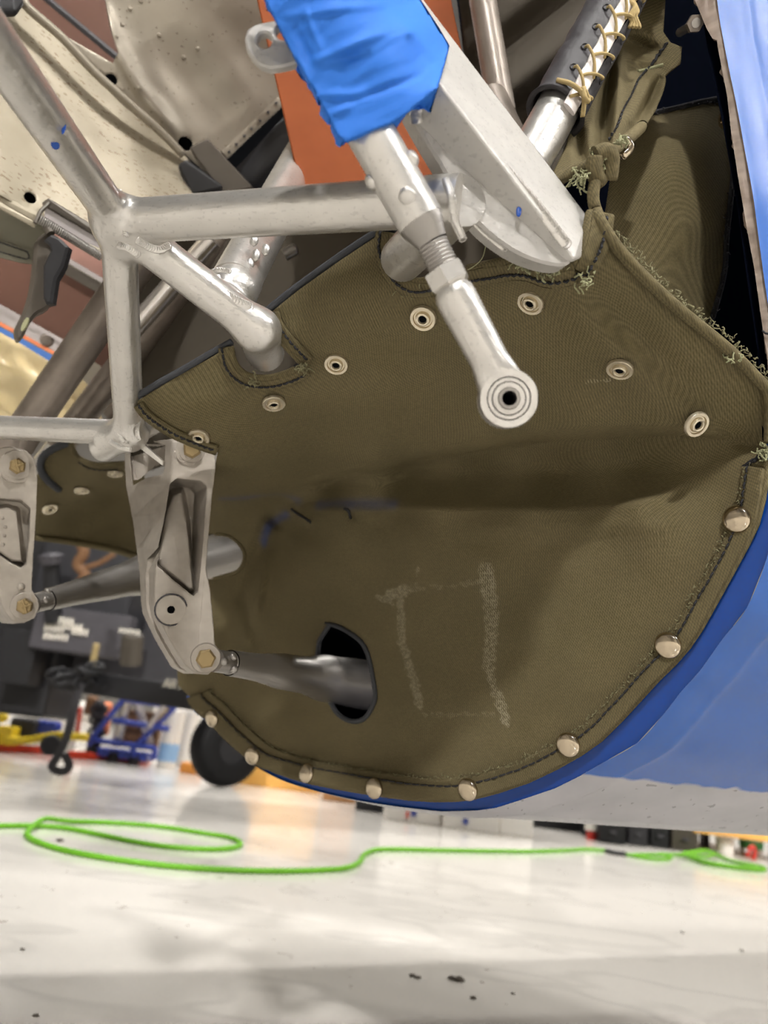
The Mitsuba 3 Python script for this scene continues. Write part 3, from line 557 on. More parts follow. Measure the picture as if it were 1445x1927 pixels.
# the second boot, half hidden behind the bracket
B2 = [(66, 905), (80, 860), (108, 840), (133, 832), (142, 856), (158, 868), (182, 875), (210, 874), (232, 872), (268, 870), (285, 1060), (250, 1046), (216, 1034), (135, 1020), (66, 1012)]
b2 = field([(66, 905, .72), (133, 832, .70), (182, 875, .69), (268, 870, .69), (66, 1012, .77), (250, 1046, .76), (150, 960, .785), (220, 940, .78), (217, 889, .71), (154, 921, .735), (93, 956, .75), (100, 890, .72)])
boot2 = thing('canvas_boot', 'smaller olive canvas boot with three snap sockets behind the cast bracket', 'canvas cover')
obj('front_panel', sheet(B2, b2, 5, .0014), 'canvas', boot2, True)
for p in ((217, 889), (154, 921), (93, 956)): socket(*p, b2, boot2, .0076)
obj('hem_roll', tube([P(x, y, float(b2([x], [y])[0]) - .001) for x, y in spline([(133, 832), (142, 856), (158, 868), (182, 875), (210, 874), (240, 872)], 5)], .0028, 10), 'canvas', boot2, True)
obj('binding', tube([P(x, y, float(b2([x], [y])[0]) - .001) for x, y in spline([(133, 832), (105, 842), (82, 858), (76, 880), (88, 902), (112, 922)], 5)], .0036, 10), 'black_binding', boot2, True)
obj('lower_hem', tube([P(x, y, float(b2([x], [y])[0]) - .003) for x, y in spline([(66, 1012), (135, 1021), (216, 1036), (260, 1050)], 5)], .003, 10), 'canvas', boot2, True)
obj('stitching', stitches([(148, 868), (165, 880), (190, 884), (228, 882)], b2, .001, 8, 2, .0006), 'black_thread', boot2)
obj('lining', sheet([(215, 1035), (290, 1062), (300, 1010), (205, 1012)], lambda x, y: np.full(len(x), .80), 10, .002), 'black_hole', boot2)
# ------------------------------------------------------------------ welded truss
tr = thing('tube_truss', 'silver-painted welded tube truss crossing in front of the canvas boot', 'tube frame')
A = P(222, 418, .39); Bn = P(243, 815, .50); Cn = P(486, 622, .425)
def T2(a, b, r0, r1=None, m='silver_paint', parent=None, label=None, **k): return obj('tube', rod(a, b, r0, r1, **k), m, parent or tr, 40, label=label)
t1b = A + (P(-70, -2, .262) - A) * 1.3; t2b = P(868, 376, .325)
T2(t1b, A, .0094, .0094); T2(A, t2b, .0110, .0110); T2(A, Bn, .0094, .0094); T2(A, Cn, .0103, .0103)
T2(P(-260, 792, .62), Bn, .0085, .0088)
T2(P(440, 538, .437), P(600, 240, .67), .0145, .0160)
stub1 = P(500, 668, .485); T2(Cn, stub1, .0122, .0122, round1=.006)
stub2 = P(748, 497, .405); T2(t2b, stub2, .0118, .0118, round1=.007)
stub3 = P(182, 849, .52); T2(Bn, stub3, .0098, .0098, round1=.007); T2(Bn, P(300, 786, .56), .0095)
def toward(c, b, L): return np.asarray(c) + unit(np.asarray(b) - np.asarray(c)) * L
def wn(c, ends, extra=.0006, half=.021, k=.0020, L=.016):
    obj('weld_fillet', node(c, [(c, toward(c, e, L), r + extra, r - .0004) for e, r in ends], k, half, .0014), 'silver_paint', tr, True)
wn(A, [(t1b, .0094), (t2b, .0110), (Bn, .0094), (Cn, .0103)], .0, .027, .0030, .024)
wn(Bn, [(A, .0094), (P(-60, 802, .57), .0087), (stub3, .0098), (P(300, 786, .56), .0095)], .0, .027, .0026, .022)
C2 = P(448, 545, .432)
obj('weld_fillet', node(C2, [(toward(Cn, A, .045), Cn, .0103, .0104), (P(440, 545, .435), toward(P(440, 545, .435), P(600, 240, .67), .012), .0145, .0143)], .003, .027, .0015), 'silver_paint', tr, True)
obj('weld_fillet', node(Cn, [(toward(Cn, A, .018), Cn, .0103, .0110), (Cn, stub1, .0115, .0122)], .003, .024, .0015), 'silver_paint', tr, True)
def wb(pts, r=.0028, pitch=.0022, arcs=True, **k):
    q = spline([P(*p) for p in pts], 8); out = [tube(along(q, .0012), r, 12, flat=(fwd, .28))]
    if arcs:
        c_ = along(q, max(r * .55, .0011)); t_ = np.gradient(c_, axis=0)
        for c, u in zip(c_, t_):
            u = unit(u); n = unit(CAM - c); n = unit(n - (n @ u) * u); s_ = np.cross(n, u)
            out.append(tube([c + s_ * r * .95 * math.sin(a) + u * r * .9 * math.cos(a) + n * (r * .30 * math.cos(a) ** .5 - .0001) for a in np.linspace(-1.35, 1.35, 9)], .00032, 5))
    obj('weld_bead', cat(*out), 'silver_paint', tr, 50)
wb([(404, 520, .409), (410, 540, .408), (425, 556, .408), (445, 567, .409), (470, 578, .412)], .0030, .0020)
wb([(398, 512, .412), (412, 508, .411), (432, 510, .412)], .0014)
wb([(222, 462, .379), (240, 466, .378), (258, 478, .379)], .0018, .0015)
wb([(258, 452, .378), (278, 464, .377), (300, 470, .378), (318, 462, .380)], .0020, .0015)
wb([(236, 372, .381), (232, 392, .379), (232, 420, .378), (238, 446, .378)], .0013, .0017)
wb([(225, 358, .382), (222, 372, .379), (206, 382, .380)], .0012)
wb([(216, 795, .488), (222, 815, .487), (232, 832, .487)], .0016); wb([(206, 830, .49), (226, 842, .488), (246, 846, .488)], .0016); wb([(262, 792, .487), (258, 812, .486), (262, 828, .488)], .0013)
for x, y, d in ((478, 452, .437), (470, 497, .435), (482, 480, .436), (500, 470, .438)):
    s = trimesh.creation.icosphere(2, .0034); s.apply_scale([.75, .6, 1.25]); s.apply_translation(P(x, y, d)); obj('plug_weld', s, 'silver_paint', tr, True)
# square strut with its gusset, lug and paint dots
obj('box_strut', hull(PP([(418, -240, .292), (985, 478, .345), (516, -240, .284), (1074, 484, .339), (601, -240, .319), (1098, 412, .378), (1090, 478, .372), (503, -240, .323), (1010, 425, .385)]), .0022, 12), 'silver_matte', tr, 40, label='square strut with a welded end')
gp = spline([(768, 205), (800, 200), (850, 232), (930, 308), (1000, 385), (1060, 462), (1076, 490), (1052, 500), (1000, 488), (950, 462), (900, 420), (862, 365), (838, 325), (800, 262), (768, 205)], 4)[:-1]
obj('gusset', plate([(x, y, .322 + .000055 * (x - 768)) for x, y in gp], .011, .0012), 'silver_matte', tr, 30, label='welded gusset plate on the square strut')
wb([(784, 232, .320), (782, 208, .319), (800, 198, .319), (850, 228, .320), (932, 302, .325), (1004, 380, .330), (1066, 460, .333)], .0026, .0020)
wb([(1006, 392, .332), (1012, 360, .348), (1020, 330, .366)], .0010)
wb([(846, 345, .329), (868, 385, .331), (905, 430, .333), (950, 468, .335)], .0016, .0018)
wb([(838, 338, .318), (850, 372, .314), (856, 415, .316), (870, 448, .322)], .0018, .0018)
lug = [(570, 30), (548, 34), (515, 37), (482, 44), (466, 54), (460, 70), (463, 90), (472, 106), (488, 121), (508, 128), (530, 125), (575, 114)]
obj('lug', plate([(x, y, .302) for x, y in lug], .0042, .0008, circ=((497, 75, .0031), (532, 60, .0030))), 'silver_matte', tr, 30, label='flat lug with two holes')
for x, y, r in ((104, 273, .0018),): obj('paint_dot', lathe([(0, r), (.0003, r * .8), (.0003, 0)], P(x, y, .320), CAM - P(x, y, .32) + IR * .05, 16), 'blue_paint', tr, label='blue paint dot')
s = trimesh.creation.icosphere(2, 1); s.apply_scale([.0008, .0004, .0028]); s.apply_translation(P(120, 243, .3165)); obj('paint_dot', s, 'blue_paint', tr)
s = trimesh.creation.icosphere(2, 1); s.apply_scale([.0012, .0006, .003]); s.apply_translation(P(976, 398, .330)); obj('paint_dot', s, 'blue_paint', tr)
# tube with the leather sleeve passes behind the strut
la, lb = P(985, 322, .40), P(1247, -155, .463); obj('tube', rod(la, lb, .0122, .0122), 'silver_paint', tr, 40, label='tube inside the leather sleeve')
# rear tubes in shade
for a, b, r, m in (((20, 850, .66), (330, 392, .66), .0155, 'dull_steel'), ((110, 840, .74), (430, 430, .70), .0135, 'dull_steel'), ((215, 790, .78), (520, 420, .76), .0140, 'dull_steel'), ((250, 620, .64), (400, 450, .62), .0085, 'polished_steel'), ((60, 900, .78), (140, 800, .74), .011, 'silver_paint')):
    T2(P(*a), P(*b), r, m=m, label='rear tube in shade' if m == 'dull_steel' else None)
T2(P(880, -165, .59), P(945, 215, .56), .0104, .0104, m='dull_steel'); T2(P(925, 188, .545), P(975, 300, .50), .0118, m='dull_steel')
obj('tube', rod(P(466, 352, .76), P(580, 232, .74), .020), 'charcoal', tr, 40)
obj('bolt_end', rod(P(535, 480, .60), P(560, 466, .60), .005, round1=.003, n=14), 'satin_steel', tr, 40)
# ------------------------------------------------------------------ adjustable rod end
re_ = thing('rod_end_link', 'adjustable rod end with threaded shank and bearing eye hanging before the canvas', 'rod end')
p0, p1 = P(640, 150, .296), P(792, 418, .300); ax = unit(p1 - p0)
obj('sleeve', cat(rod(p0, p1, .0096, .0096, n=40)), 'silver_paint', re_, 40, label='riveted sleeve')
p2, p3, p4 = P(815, 462, .301), P(834, 502, .302), P(838, 510, .302)
obj('taper', lathe([(0, .0092), (.0015, .0094), (.0055, .0078), (float(np.linalg.norm(p2 - p1)), .0062)], p1 - ax * .001, ax, 36), 'satin_steel', re_, 40)
L = float(np.linalg.norm(p4 - p2)) + .006; axt = unit(p4 - p2)
N = 11; pr = []
for i in range(N * 6 + 1): s_ = i / 6; pr.append((s_ * L / N, .0060 + .00045 * (0.5 - 0.5 * math.cos(2 * math.pi * s_))))
obj('thread', lathe(pr, p2 - axt * .001, axt, 32), 'satin_steel', re_, 60, label='threaded shank')
nb = P(826, 545, .302) * 0 + P(843, 525, .302)
axn = unit(P(900, 640, .303) - P(838, 515, .302))
obj('lock_nut', hexhead(nb - axn * .0045, axn, .0150, .0088, turn=.35), 'silver_paint', re_, 25, label='hex lock nut')
q0, q1, ec = P(850, 545, .302), P(930, 695, .303), P(954, 752, .304)
sh = m3.Manifold.batch_hull([m3.Manifold.sphere(.0085, 24).translate(tuple(q0 + unit(q1 - q0) * .004)), m3.Manifold.sphere(.0078, 24).translate(tuple(q1))])
en = unit(CAM - ec + IR * .035 + IU * .02)
ex, ey, ez = frame_of(en)
def disc(c, r, h, n=48, ax_=None):
    x, y, a = (ex, ey, ez) if ax_ is None else frame_of(ax_); m = m3.Manifold.cylinder(h, r, r, n, True); return m.transform(np.column_stack([x, y, a, c]))
eye = disc(ec, .0119, .0125) + disc(ec, .0113, .0137)
neck = m3.Manifold.batch_hull([m3.Manifold.sphere(.0076, 20).translate(tuple(q1 - unit(q1 - q0) * .006)), disc(ec - unit(ec - q1) * .002, .0098, .0100)])
body = (sh + eye + neck) - disc(ec, .0088, .03)
obj('eye_body', tri(body), 'silver_paint', re_, 35, label='forged eye')
def annulus(c, ro, ri, h, ax_=None, b=.0004): return tri((disc(c, ro, h, 48, ax_) + disc(c, ro - b, h + 2 * b, 48, ax_)) - disc(c, ri, h * 3, 48, ax_))
obj('bearing_race', annulus(ec, .0083, .0069, .0130), 'silver_paint', re_, 30)
obj('race_gap', annulus(ec, .0089, .0030, .0100), 'dark_gray', re_, 30)
obj('bearing_ball', annulus(ec, .0064, .0045, .0142), 'silver_paint', re_, 30, label='bearing ball')
obj('bore', annulus(ec, .0042, .0030, .0170), 'satin_steel', re_, 30)
obj('bore_shadow', lathe([(0, .0031), (.0001, 0)], ec - en * .0062, en, 20), 'black_hole', re_)
def rivet(c, ax_, r, h, parent, m='silver_paint', name='rivet'): return obj(name, lathe([(-.001, r)] + [(h * math.sin(a), r * math.cos(a)) for a in np.linspace(0, math.pi / 2, 8)], c, ax_, 24), m, parent, 40)
for x, y, off in ((755, 372, 0), (782, 297, 1), (680, 350, -1)):
    c0 = p0 + ax * float((P(x, y, .298) - p0) @ ax); sd = unit(CAM - c0) if off == 0 else unit(np.cross(ax, CAM - c0)) * (1 if unit(np.cross(ax, CAM - c0)) @ IR > 0 else -1) * off
    if off: sd = unit(sd + unit(CAM - c0) * .25)
    rivet(c0 + sd * .0094 + (IR * .0005 if off == 0 else 0), sd, .0035, .0024, re_)
# ------------------------------------------------------------------ blue masking tape around strut and rod
tp = [(448, -150), (500, 5), (540, 85), (585, 160), (622, 228), (630, 250), (652, 268), (700, 246), (742, 230), (785, 198), (824, 166), (838, 118), (846, 86), (825, 50), (792, 0), (690, -150)]
td = RBFInterpolator(np.array([(448, -150), (690, -150), (600, -150), (486, -40), (540, 85), (625, 230), (650, 268), (742, 230), (824, 166), (705, -40), (770, 60), (846, 86), (792, 0), (765, -40), (620, 60), (700, 160)]) / 1000., np.array([.272, .318, .272, .279, .281, .285, .287, .289, .294, .281, .287, .335, .33, .325, .277, .284]), kernel='linear')
def TD(x, y):
    q = np.column_stack([np.ravel(x), np.ravel(y)]).astype(float); d = td(q / 1000)
    w = meshkit.fbm(np.column_stack([(q[:, 0] * .5 + q[:, 1] * .85) / 34, (q[:, 0] * .85 - q[:, 1] * .5) / 120, q[:, 0] * 0]), 4)
    for a, b, ww, h in (((590, 115), (720, 60), 9, -.0022), ((640, 112), (690, 105), 10, .0018), ((660, 190), (800, 140), 6, .0016), ((540, 30), (720, 5), 9, -.0016), ((560, 60), (590, 130), 8, .0015), ((600, 180), (680, 175), 8, -.0014), ((740, 20), (830, 120), 8, -.0015), ((620, 215), (660, 200), 7, -.0015), ((575, 20), (600, 90), 7, -.0013)):
        d = d + h * gline(q[:, 0], q[:, 1], a, b, ww)
    return d + .0028 * (w - .5)
one('masking_tape', 'crinkled blue masking tape wrapped around the top of the silver square strut', 'masking tape', sheet(tp, TD, 5, .010), 'blue_tape', smooth=True)
# ------------------------------------------------------------------ leather sleeve with twine lacing
ls = thing('leather_sleeve', 'black leather sleeve laced with tan twine around the silver tube', 'leather sleeve')
ax = unit(lb - la); u0 = 0.0
s0 = float((P(1035, 215, .415) - la) @ ax); s1 = float(np.linalg.norm(lb - la))
gx = unit(unit(CAM - (la + lb) / 2) + IR * .42 + IU * .1); gx = unit(gx - (gx @ ax) * ax); gy = np.cross(ax, gx)
th = np.linspace(.34, 2 * math.pi - .34, 64); ss = np.linspace(s0, s1, 60); V = []
for s_ in ss:
    for t_ in th:
        k = ((s_ - s0) / .0165) % 1.0; edge = math.exp(-((min(t_, 2 * math.pi - t_) - .3) / .35) ** 2)
        r = .0150 + .0010 * meshkit.noise(np.array([s_ * 160, t_ * 2.2, 0.])) - .0016 * edge * (.5 + .5 * math.cos(2 * math.pi * k)) + .0018 * math.exp(-((s_ - s0) / .004) ** 2)
        V.append(la + ax * s_ + r * (math.cos(t_) * gx + math.sin(t_) * gy))
V = np.array(V); nt = len(th); ix = np.arange(len(V)).reshape(len(ss), nt)
q = np.stack([ix[:-1, :-1], ix[:-1, 1:], ix[1:, 1:], ix[1:, :-1]], -1).reshape(-1, 4)
cyl = np.array([la + ax * ((v - la) @ ax) for v in V]); Vi = cyl + (V - cyl) * .84; m_ = len(V)
Fq = np.vstack([q[:, [0, 1, 2]], q[:, [0, 2, 3]]])
b0 = np.array([[i, i + 1, i + 1 + m_] for i in range(nt - 1)] + [[i, i + 1 + m_, i + m_] for i in range(nt - 1)])
obj('leather', trimesh.Trimesh(np.vstack([V, Vi]), np.vstack([Fq, Fq[:, ::-1] + m_, b0[:, ::-1]]), process=False), 'black_leather', ls, True)
obj('lining_strip', tube([la + ax * s_ + gx * .0134 for s_ in np.linspace(s0 - .006, s1, 12)], .0046, 12, flat=(gx, .30)), 'white_wrap', ls, 40, label='white strip in the gap of the sleeve')
def on(s_, t_, r): return la + ax * s_ + r * (math.cos(t_) * gx + math.sin(t_) * gy)
k = 0; s_ = s0 + .006
while s_ < s1 - .004:
    for sg in (1, -1):
        o = s_ + (0 if sg > 0 else .006)
        pts = [on(o + .006, sg * .62, .0146), on(o + .005, sg * .52, .0170), on(o + .001, sg * .22, .0168), on(o - .003, -sg * .05, .0158), on(o - .007, -sg * .25, .0150)]
        obj('lacing', tube(spline(pts, 5), .00085, 8), 'twine', ls, True, label='tan twine lacing')
        obj('eyelet', tube([on(o + .006 + .0022 * math.sin(a), sg * .66 + .10 * math.cos(a), .0154) for a in np.linspace(0, 2 * math.pi, 12, endpoint=False)], .0004, 6, closed=True), 'charcoal', ls)
    s_ += .0165
obj('lacing', cat(tube(spline([on(s0 + .004, -.9, .0168), on(s0 + .003, -.4, .0182), on(s0 + .003, .1, .0180), on(s0 - .004, .5, .0175)], 6), .0014, 8), tube(spline([on(s0 + .006, -.05, .0185), on(s0 + .001, .12, .0195), on(s0 + .004, .3, .0185), on(s0 + .004, .0, .0195)], 6), .0016, 8)), 'twine', ls, True)
for j in range(4): obj('twine_end', tube(spline([P(1182 + 3 * j, 0, .425), P(1194 + 2 * j, 12 + 3 * j, .424), P(1184 + 4 * j, 30, .424), P(1188 + 5 * j, 40 + 3 * j, .425), P(1184 + 6 * j, 52, .425)], 5), .0011, 8), 'twine', ls, True)
# ------------------------------------------------------------------ cast brackets
def loft(front_, back):
    a, b = PP(front_), PP(back); n = len(a); o, x, y, nn = plane_of(a)
    p2 = np.stack([(a - o) @ x, (a - o) @ y], 1); ccw = Polygon(p2).exterior.is_ccw
    import mapbox_earcut as ec_
    t = ec_.triangulate_float64(p2, np.array([n], np.uint32)).reshape(-1, 3).astype(int)
    v1, v2, v3 = p2[t[:, 0]], p2[t[:, 1]], p2[t[:, 2]]; s = np.cross(v2 - v1, v3 - v1); t[s < 0] = t[s < 0][:, ::-1]
    Fc = t.tolist() + (t[:, ::-1] + n).tolist()
    for i in range(n):
        j = (i + 1) % n; Fc += ([[i, i + n, j + n], [i, j + n, j]] if ccw else [[i, j + n, i + n], [i, j, j + n]])
    return man(trimesh.Trimesh(np.vstack([a, b]), Fc, process=False))
def pocket(pts, d_in, d_out, k=.9):
    "tapered cavity: outline at depth d_out, drawn in by k at depth d_in"
    c = np.mean([p[:2] for p in pts], 0); return loft([(x, y, d_out) for x, y in pts], [(c[0] + (x - c[0]) * k, c[1] + (y - c[1]) * k, d_in) for x, y in pts])
def cast(m_, edge=.0016, it=8):
    t = tri(m_.refine_to_length(edge)); trimesh.smoothing.filter_taubin(t, .5, .53, it); return t
br = thing('cast_bracket', 'gray cast metal bracket arm with triangular pocket hanging left of the canvas', 'cast bracket')
bf = [(322, 826), (323, 880), (319, 910), (311, 965), (300, 1030), (292, 1076), (290, 1130), (296, 1160), (322, 1210), (350, 1254), (368, 1268), (392, 1270), (408, 1256), (410, 1235), (404, 1205), (402, 1170), (396, 1110), (388, 1072), (393, 1000), (401, 920), (406, 880), (403, 845), (392, 826)]
bb = [(234, 836), (234, 880), (236, 915), (248, 975), (256, 1032), (262, 1080), (265, 1135), (268, 1155), (292, 1205), (322, 1256), (345, 1268), (370, 1262), (385, 1250), (390, 1235), (385, 1205), (384, 1170), (378, 1110), (372, 1072), (376, 1000), (384, 920), (388, 880), (385, 845), (375, 836)]
def bz(y, off=0.0): return .4895 + (1238 - y) * 7.5e-5 + off
def bl(fr, f_off, bk, b_off): return loft([(x, y, bz(y, f_off)) for x, y in fr], [(x, y, bz(y, b_off)) for x, y in bk])
bm = bl(bf, 0, bb, .045)
pk = [(326, 906), (338, 897), (384, 902), (394, 912), (390, 980), (384, 1050), (378, 1108), (370, 1118), (362, 1112), (330, 1086), (301, 1060), (306, 1020), (316, 965)]
bm -= bl(pk, -.006, [(x - 27, y + 16) for x, y in pk], .026)
op = [(238, 850), (243, 914), (270, 900), (302, 893), (307, 882), (309, 838), (270, 826)]
bm -= loft([(x, y, bz(y, .012)) if x < 280 else (x, y, bz(y, -.006)) for x, y in op], [(x + 8, y, bz(y, .045)) for x, y in op])
def rod_m(pts, r):
    out = m3.Manifold()
    for a, b in zip(pts[:-1], pts[1:]): out += m3.Manifold.batch_hull([m3.Manifold.sphere(r, 12).translate(tuple(P(*a))), m3.Manifold.sphere(r, 12).translate(tuple(P(*b)))])
    return out
bm -= rod_m([(x, y, bz(y, .0225)) for x, y in ((277, 1084), (279, 1150), (308, 1206), (338, 1258))], .0054)
kf = unit(CAM - P(340, 1050, .49))
wf = [(296, 1060), (312, 965), (326, 932), (341, 930), (350, 975), (363, 1108), (356, 1108)]; wo = [.007, .0075, .009, .009, .0075, .0045, .004]
bm += loft([(x, y, bz(y, o)) for (x, y), o in zip(wf, wo)], [(x - 4, y + 4, bz(y, .034)) for x, y in [(296, 1062), (310, 965), (322, 910), (350, 906), (364, 975), (376, 1114), (356, 1116)]])
body_ = cast(bm, .0016, 7); obj('arm', body_, 'cast_metal', br, 50)
def boss(c, r, h, parent, hole=None, m='cast_metal', name='boss'):
    pr = [(-.004, r), (h * .6, r), (h, r * .94), (h, r * .3 if hole is None else hole), (h - .003, (r * .29 if hole is None else hole * .95)), (h - .003, 0)]
    return obj(name, lathe(pr, c, kf, 36), m, parent, 30)
bc = P(322, 1147, bz(1147)) + kf * .0016; k_ = boss(bc, .0100, .0014, br, .0026); obj('hole', lathe([(.0003, .0024), (.0003, 0)], bc - kf * .001, kf, 20), 'black_hole', k_)
obj('boss_ring', tube([bc + kf * .0008 + .0104 * (math.cos(t) * frame_of(kf)[0] + math.sin(t) * frame_of(kf)[1]) for t in np.linspace(0, 2 * math.pi, 40, endpoint=False)], .0005, 6, closed=True), 'dark_gray', br)
bc = P(387, 1238, bz(1238)); boss(bc, .0098, .0026, br)
obj('bolt_head', hexhead(bc + kf * .0016, kf, .0112, .0052, turn=.1), 'cadmium', br, 25, label='gold-colored bolt head')
bc = P(361, 848, bz(848))
for r, h in ((.0112, .0006), (.0088, .0022), (.0068, .0034)): obj('washer', annulus(bc + kf * h, r, .002, .0018, kf), 'cast_metal', br, 30)
obj('bolt_head', hexhead(bc + kf * .004, kf, .0108, .005, turn=.6), 'cadmium', br, 25, label='gold-colored bolt head')
obj('tab', plate([(250, 834, .505), (262, 828, .504), (306, 868, .503), (306, 876, .504)], .002), 'silver_paint', br, 30)
br2 = thing('cast_bracket', 'gray cast metal bracket cut off by the left picture edge with two brass bolts', 'cast bracket')
lf = [(-40, 862), (-15, 845), (20, 840), (50, 848), (66, 868), (70, 895), (68, 960), (63, 1040), (60, 1110), (70, 1125), (73, 1142), (66, 1162), (46, 1172), (24, 1170), (8, 1150), (-6, 1110), (-30, 1040), (-60, 960), (-60, 890)]
lb2 = [(x - 22, y + 2) for x, y in lf]
lm = loft([(x, y, .56) for x, y in lf], [(x, y, .595) for x, y in lb2])
lm -= pocket([(-50, 944), (-10, 936), (40, 940), (58, 956), (56, 1010), (50, 1062), (40, 1070), (20, 1060), (-8, 1040), (-40, 1000)], .575, .553, .94)
lm += loft([(-40, 962, .564), (15, 956, .564), (30, 964, .564), (36, 1010, .564), (40, 1056, .564), (22, 1056, .564), (-6, 1036, .564)], [(-40, 950, .582), (15, 944, .582), (42, 952, .582), (48, 1010, .582), (48, 1064, .582), (22, 1060, .582), (-6, 1040, .582)])
kf = unit(CAM - P(20, 1000, .56)); obj('arm', cast(lm), 'cast_metal', br2, 50)
for c in ((33, 878), (46, 1140)):
    bc = P(c[0], c[1], .559); boss(bc, .0128 if c[1] < 1000 else .0102, .0014, br2)
    for r, h in ((.0100, .0014), (.0078, .0026)):
        if c[1] < 1000: obj('washer', annulus(bc + kf * h, r, .002, .0018, kf), 'cast_metal', br2, 30)
    obj('bolt_head', hexhead(bc + kf * .002, kf, .0105, .0055, turn=.4), 'cadmium', br2, 25, label='gold-colored castle nut')
    obj('cotter_pin', cat(*[tube([bc + kf * .0075 + kx_ * s1_ for s1_ in (-.005, .005)], .0011, 8) for kx_ in (unit(IR + IU * .5), unit(IR * .3 - IU))]), 'cadmium', br2)
for x, y in ((5, 975), (10, 992), (8, 1008), (6, 1025)): rivet(P(x, y, .5635), kf, .0012, .0008, br2, 'cast_metal', 'cast_letter')
rivet(P(39, 1104, .5585), kf, .0028, .0016, br2, 'cast_metal', 'rivet')
# ------------------------------------------------------------------ push rods
def pushrod(label, a, b, prof, rivs):
    t = thing('push_rod', label, 'push rod'); A_, B_ = P(*a), P(*b); ax_ = unit(B_ - A_); Lr = float(np.linalg.norm(B_ - A_))
    pr = [(s_ * Lr, r) for s_, r in spline(prof[3:], 6).tolist()]; pre = [(s_ * Lr, r) for s_, r in prof[:3]]
    obj('swaged_tube', lathe(pr + [(Lr, 0)], A_, ax_, 40), 'satin_steel', t, 40)
    obj('end_fitting', lathe([(0, 0), (0.0, prof[0][1] * .8)] + pre, A_, ax_, 32), 'satin_steel', t, 30, label='clevis fitting')
    for x, y, d, o in rivs:
        c0 = A_ + ax_ * float((P(x, y, d) - A_) @ ax_); v = P(x, y, d) - c0; v = unit(v); rivet(c0 + v * o, v, .0028, .0018, t, 'satin_steel')
    return A_, B_
pushrod('swaged gray push rod running from the large bracket into the canvas hole', (404, 1243, .492), (760, 1300, .74), [(0, .0076), (.05, .0076), (.052, .0080), (.053, .0088), (.09, .0090), (.16, .0098), (.22, .0118), (.265, .0132), (.32, .0138), (.38, .0146), (.43, .0168), (.475, .0190), (.53, .0192), (.60, .0202), (.73, .0220), (1.0, .0222)],
        [(452, 1247, .482, .0088), (452, 1270, .495, .0088), (462, 1222, .495, .0088)])
pushrod('swaged gray push rod running behind the large bracket toward the left bracket', (62, 1136, .57), (560, 1006, .95), [(0, .0076), (.03, .0076), (.034, .008), (.035, .0088), (.08, .0097), (.13, .0112), (.19, .0136), (.24, .0150), (.30, .0190), (.36, .0214), (.45, .0224), (.63, .0228), (1.0, .0228)],
        [(112, 1118, .565, .0088), (90, 1110, .58, .0082)])
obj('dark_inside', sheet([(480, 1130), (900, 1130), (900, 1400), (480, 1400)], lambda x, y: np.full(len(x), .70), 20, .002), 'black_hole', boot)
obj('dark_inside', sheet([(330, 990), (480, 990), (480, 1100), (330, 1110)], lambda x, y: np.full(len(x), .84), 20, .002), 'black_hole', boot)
obj('loose_thread', tube(spline(PP([(914, 462, .37), (908, 484, .372), (896, 498, .374), (880, 508, .378)]), 5), .00025, 5), 'pale_thread', boot)
# ------------------------------------------------------------------ sheet-metal bay at the upper left
bay = thing('bay_panel', 'soiled aluminium bay panel with ribs, rivet strip and round holes above the tube truss', 'metal panel')
pl = field([(-30, -30, .58), (345, 290, .70), (440, 350, .72), (190, 480, .60), (0, 362, .55), (150, 230, .63), (60, 380, .575)])
pr_ = field([(190, -30, .64), (105, 55, .625), (345, 285, .705), (525, 195, .73), (480, -30, .69), (300, 100, .67)])
def PR(x, y):
    x, y = np.ravel(np.asarray(x, float)), np.ravel(np.asarray(y, float))
    return pr_(x, y) - .006 * gline(x, y, (150, -40), (228, 105), 14) - .006 * gline(x, y, (228, 105), (262, 165), 13) - .006 * gline(x, y, (262, 165), (335, 255), 14) + .010 * gline(x, y, (300, 60), (420, 240), 60) + .005 * gline(x, y, (400, 20), (520, 160), 40)
def ell(cx, cy, rx, ry, rot=0.6, n=20):
    a = np.linspace(0, 2 * math.pi, n, endpoint=False); c, s = math.cos(rot), math.sin(rot)
    return [(cx + rx * math.cos(t) * c - ry * math.sin(t) * s, cy + rx * math.cos(t) * s + ry * math.sin(t) * c) for t in a]
obj('lower_sheet', sheet([(-160, -150), (-30, -90), (60, 15), (345, 290), (380, 330), (440, 352), (300, 440), (190, 482), (80, 414), (-160, 270)], pl, 9, .0015, holes=[ell(57, 372, 13, 10)]), 'soiled_aluminium', bay, True, label='cream-colored soiled sheet')
obj('upper_sheet', sheet([(165, -160), (210, 55), (223, 98), (212, 119), (107, 58), (180, 125), (345, 288), (385, 322), (432, 296), (530, 196), (525, 100), (485, -10), (440, -160)], PR, 7, .0015, holes=[ell(209, 150, 13, 11), ell(349, 270, 15, 13)]), 'gray_aluminium', bay, True, label='gray stamped sheet')
obj('rib', tube([P(x, y, d) for x, y, d in spline([(-40, -95, .555), (36, -10, .585), (54, 16, .59), (116, 70, .61), (174, 132, .63), (233, 186, .65), (302, 248, .675), (345, 292, .69)], 5)], .0052, 12, flat=(IR + IU, .7)), 'gray_aluminium', bay, True, label='rolled edge rib')
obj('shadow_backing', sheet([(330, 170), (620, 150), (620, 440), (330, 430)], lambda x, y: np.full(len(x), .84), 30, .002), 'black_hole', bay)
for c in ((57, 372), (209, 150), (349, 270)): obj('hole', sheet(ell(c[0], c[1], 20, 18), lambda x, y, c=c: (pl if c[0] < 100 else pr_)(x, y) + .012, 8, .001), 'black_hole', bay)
obj('rivet_strip', sheet([(418, 284), (428, 298), (532, 200), (524, 182)], lambda x, y: PR(x, y) - .002, 8, .001), 'gray_aluminium', bay, True)
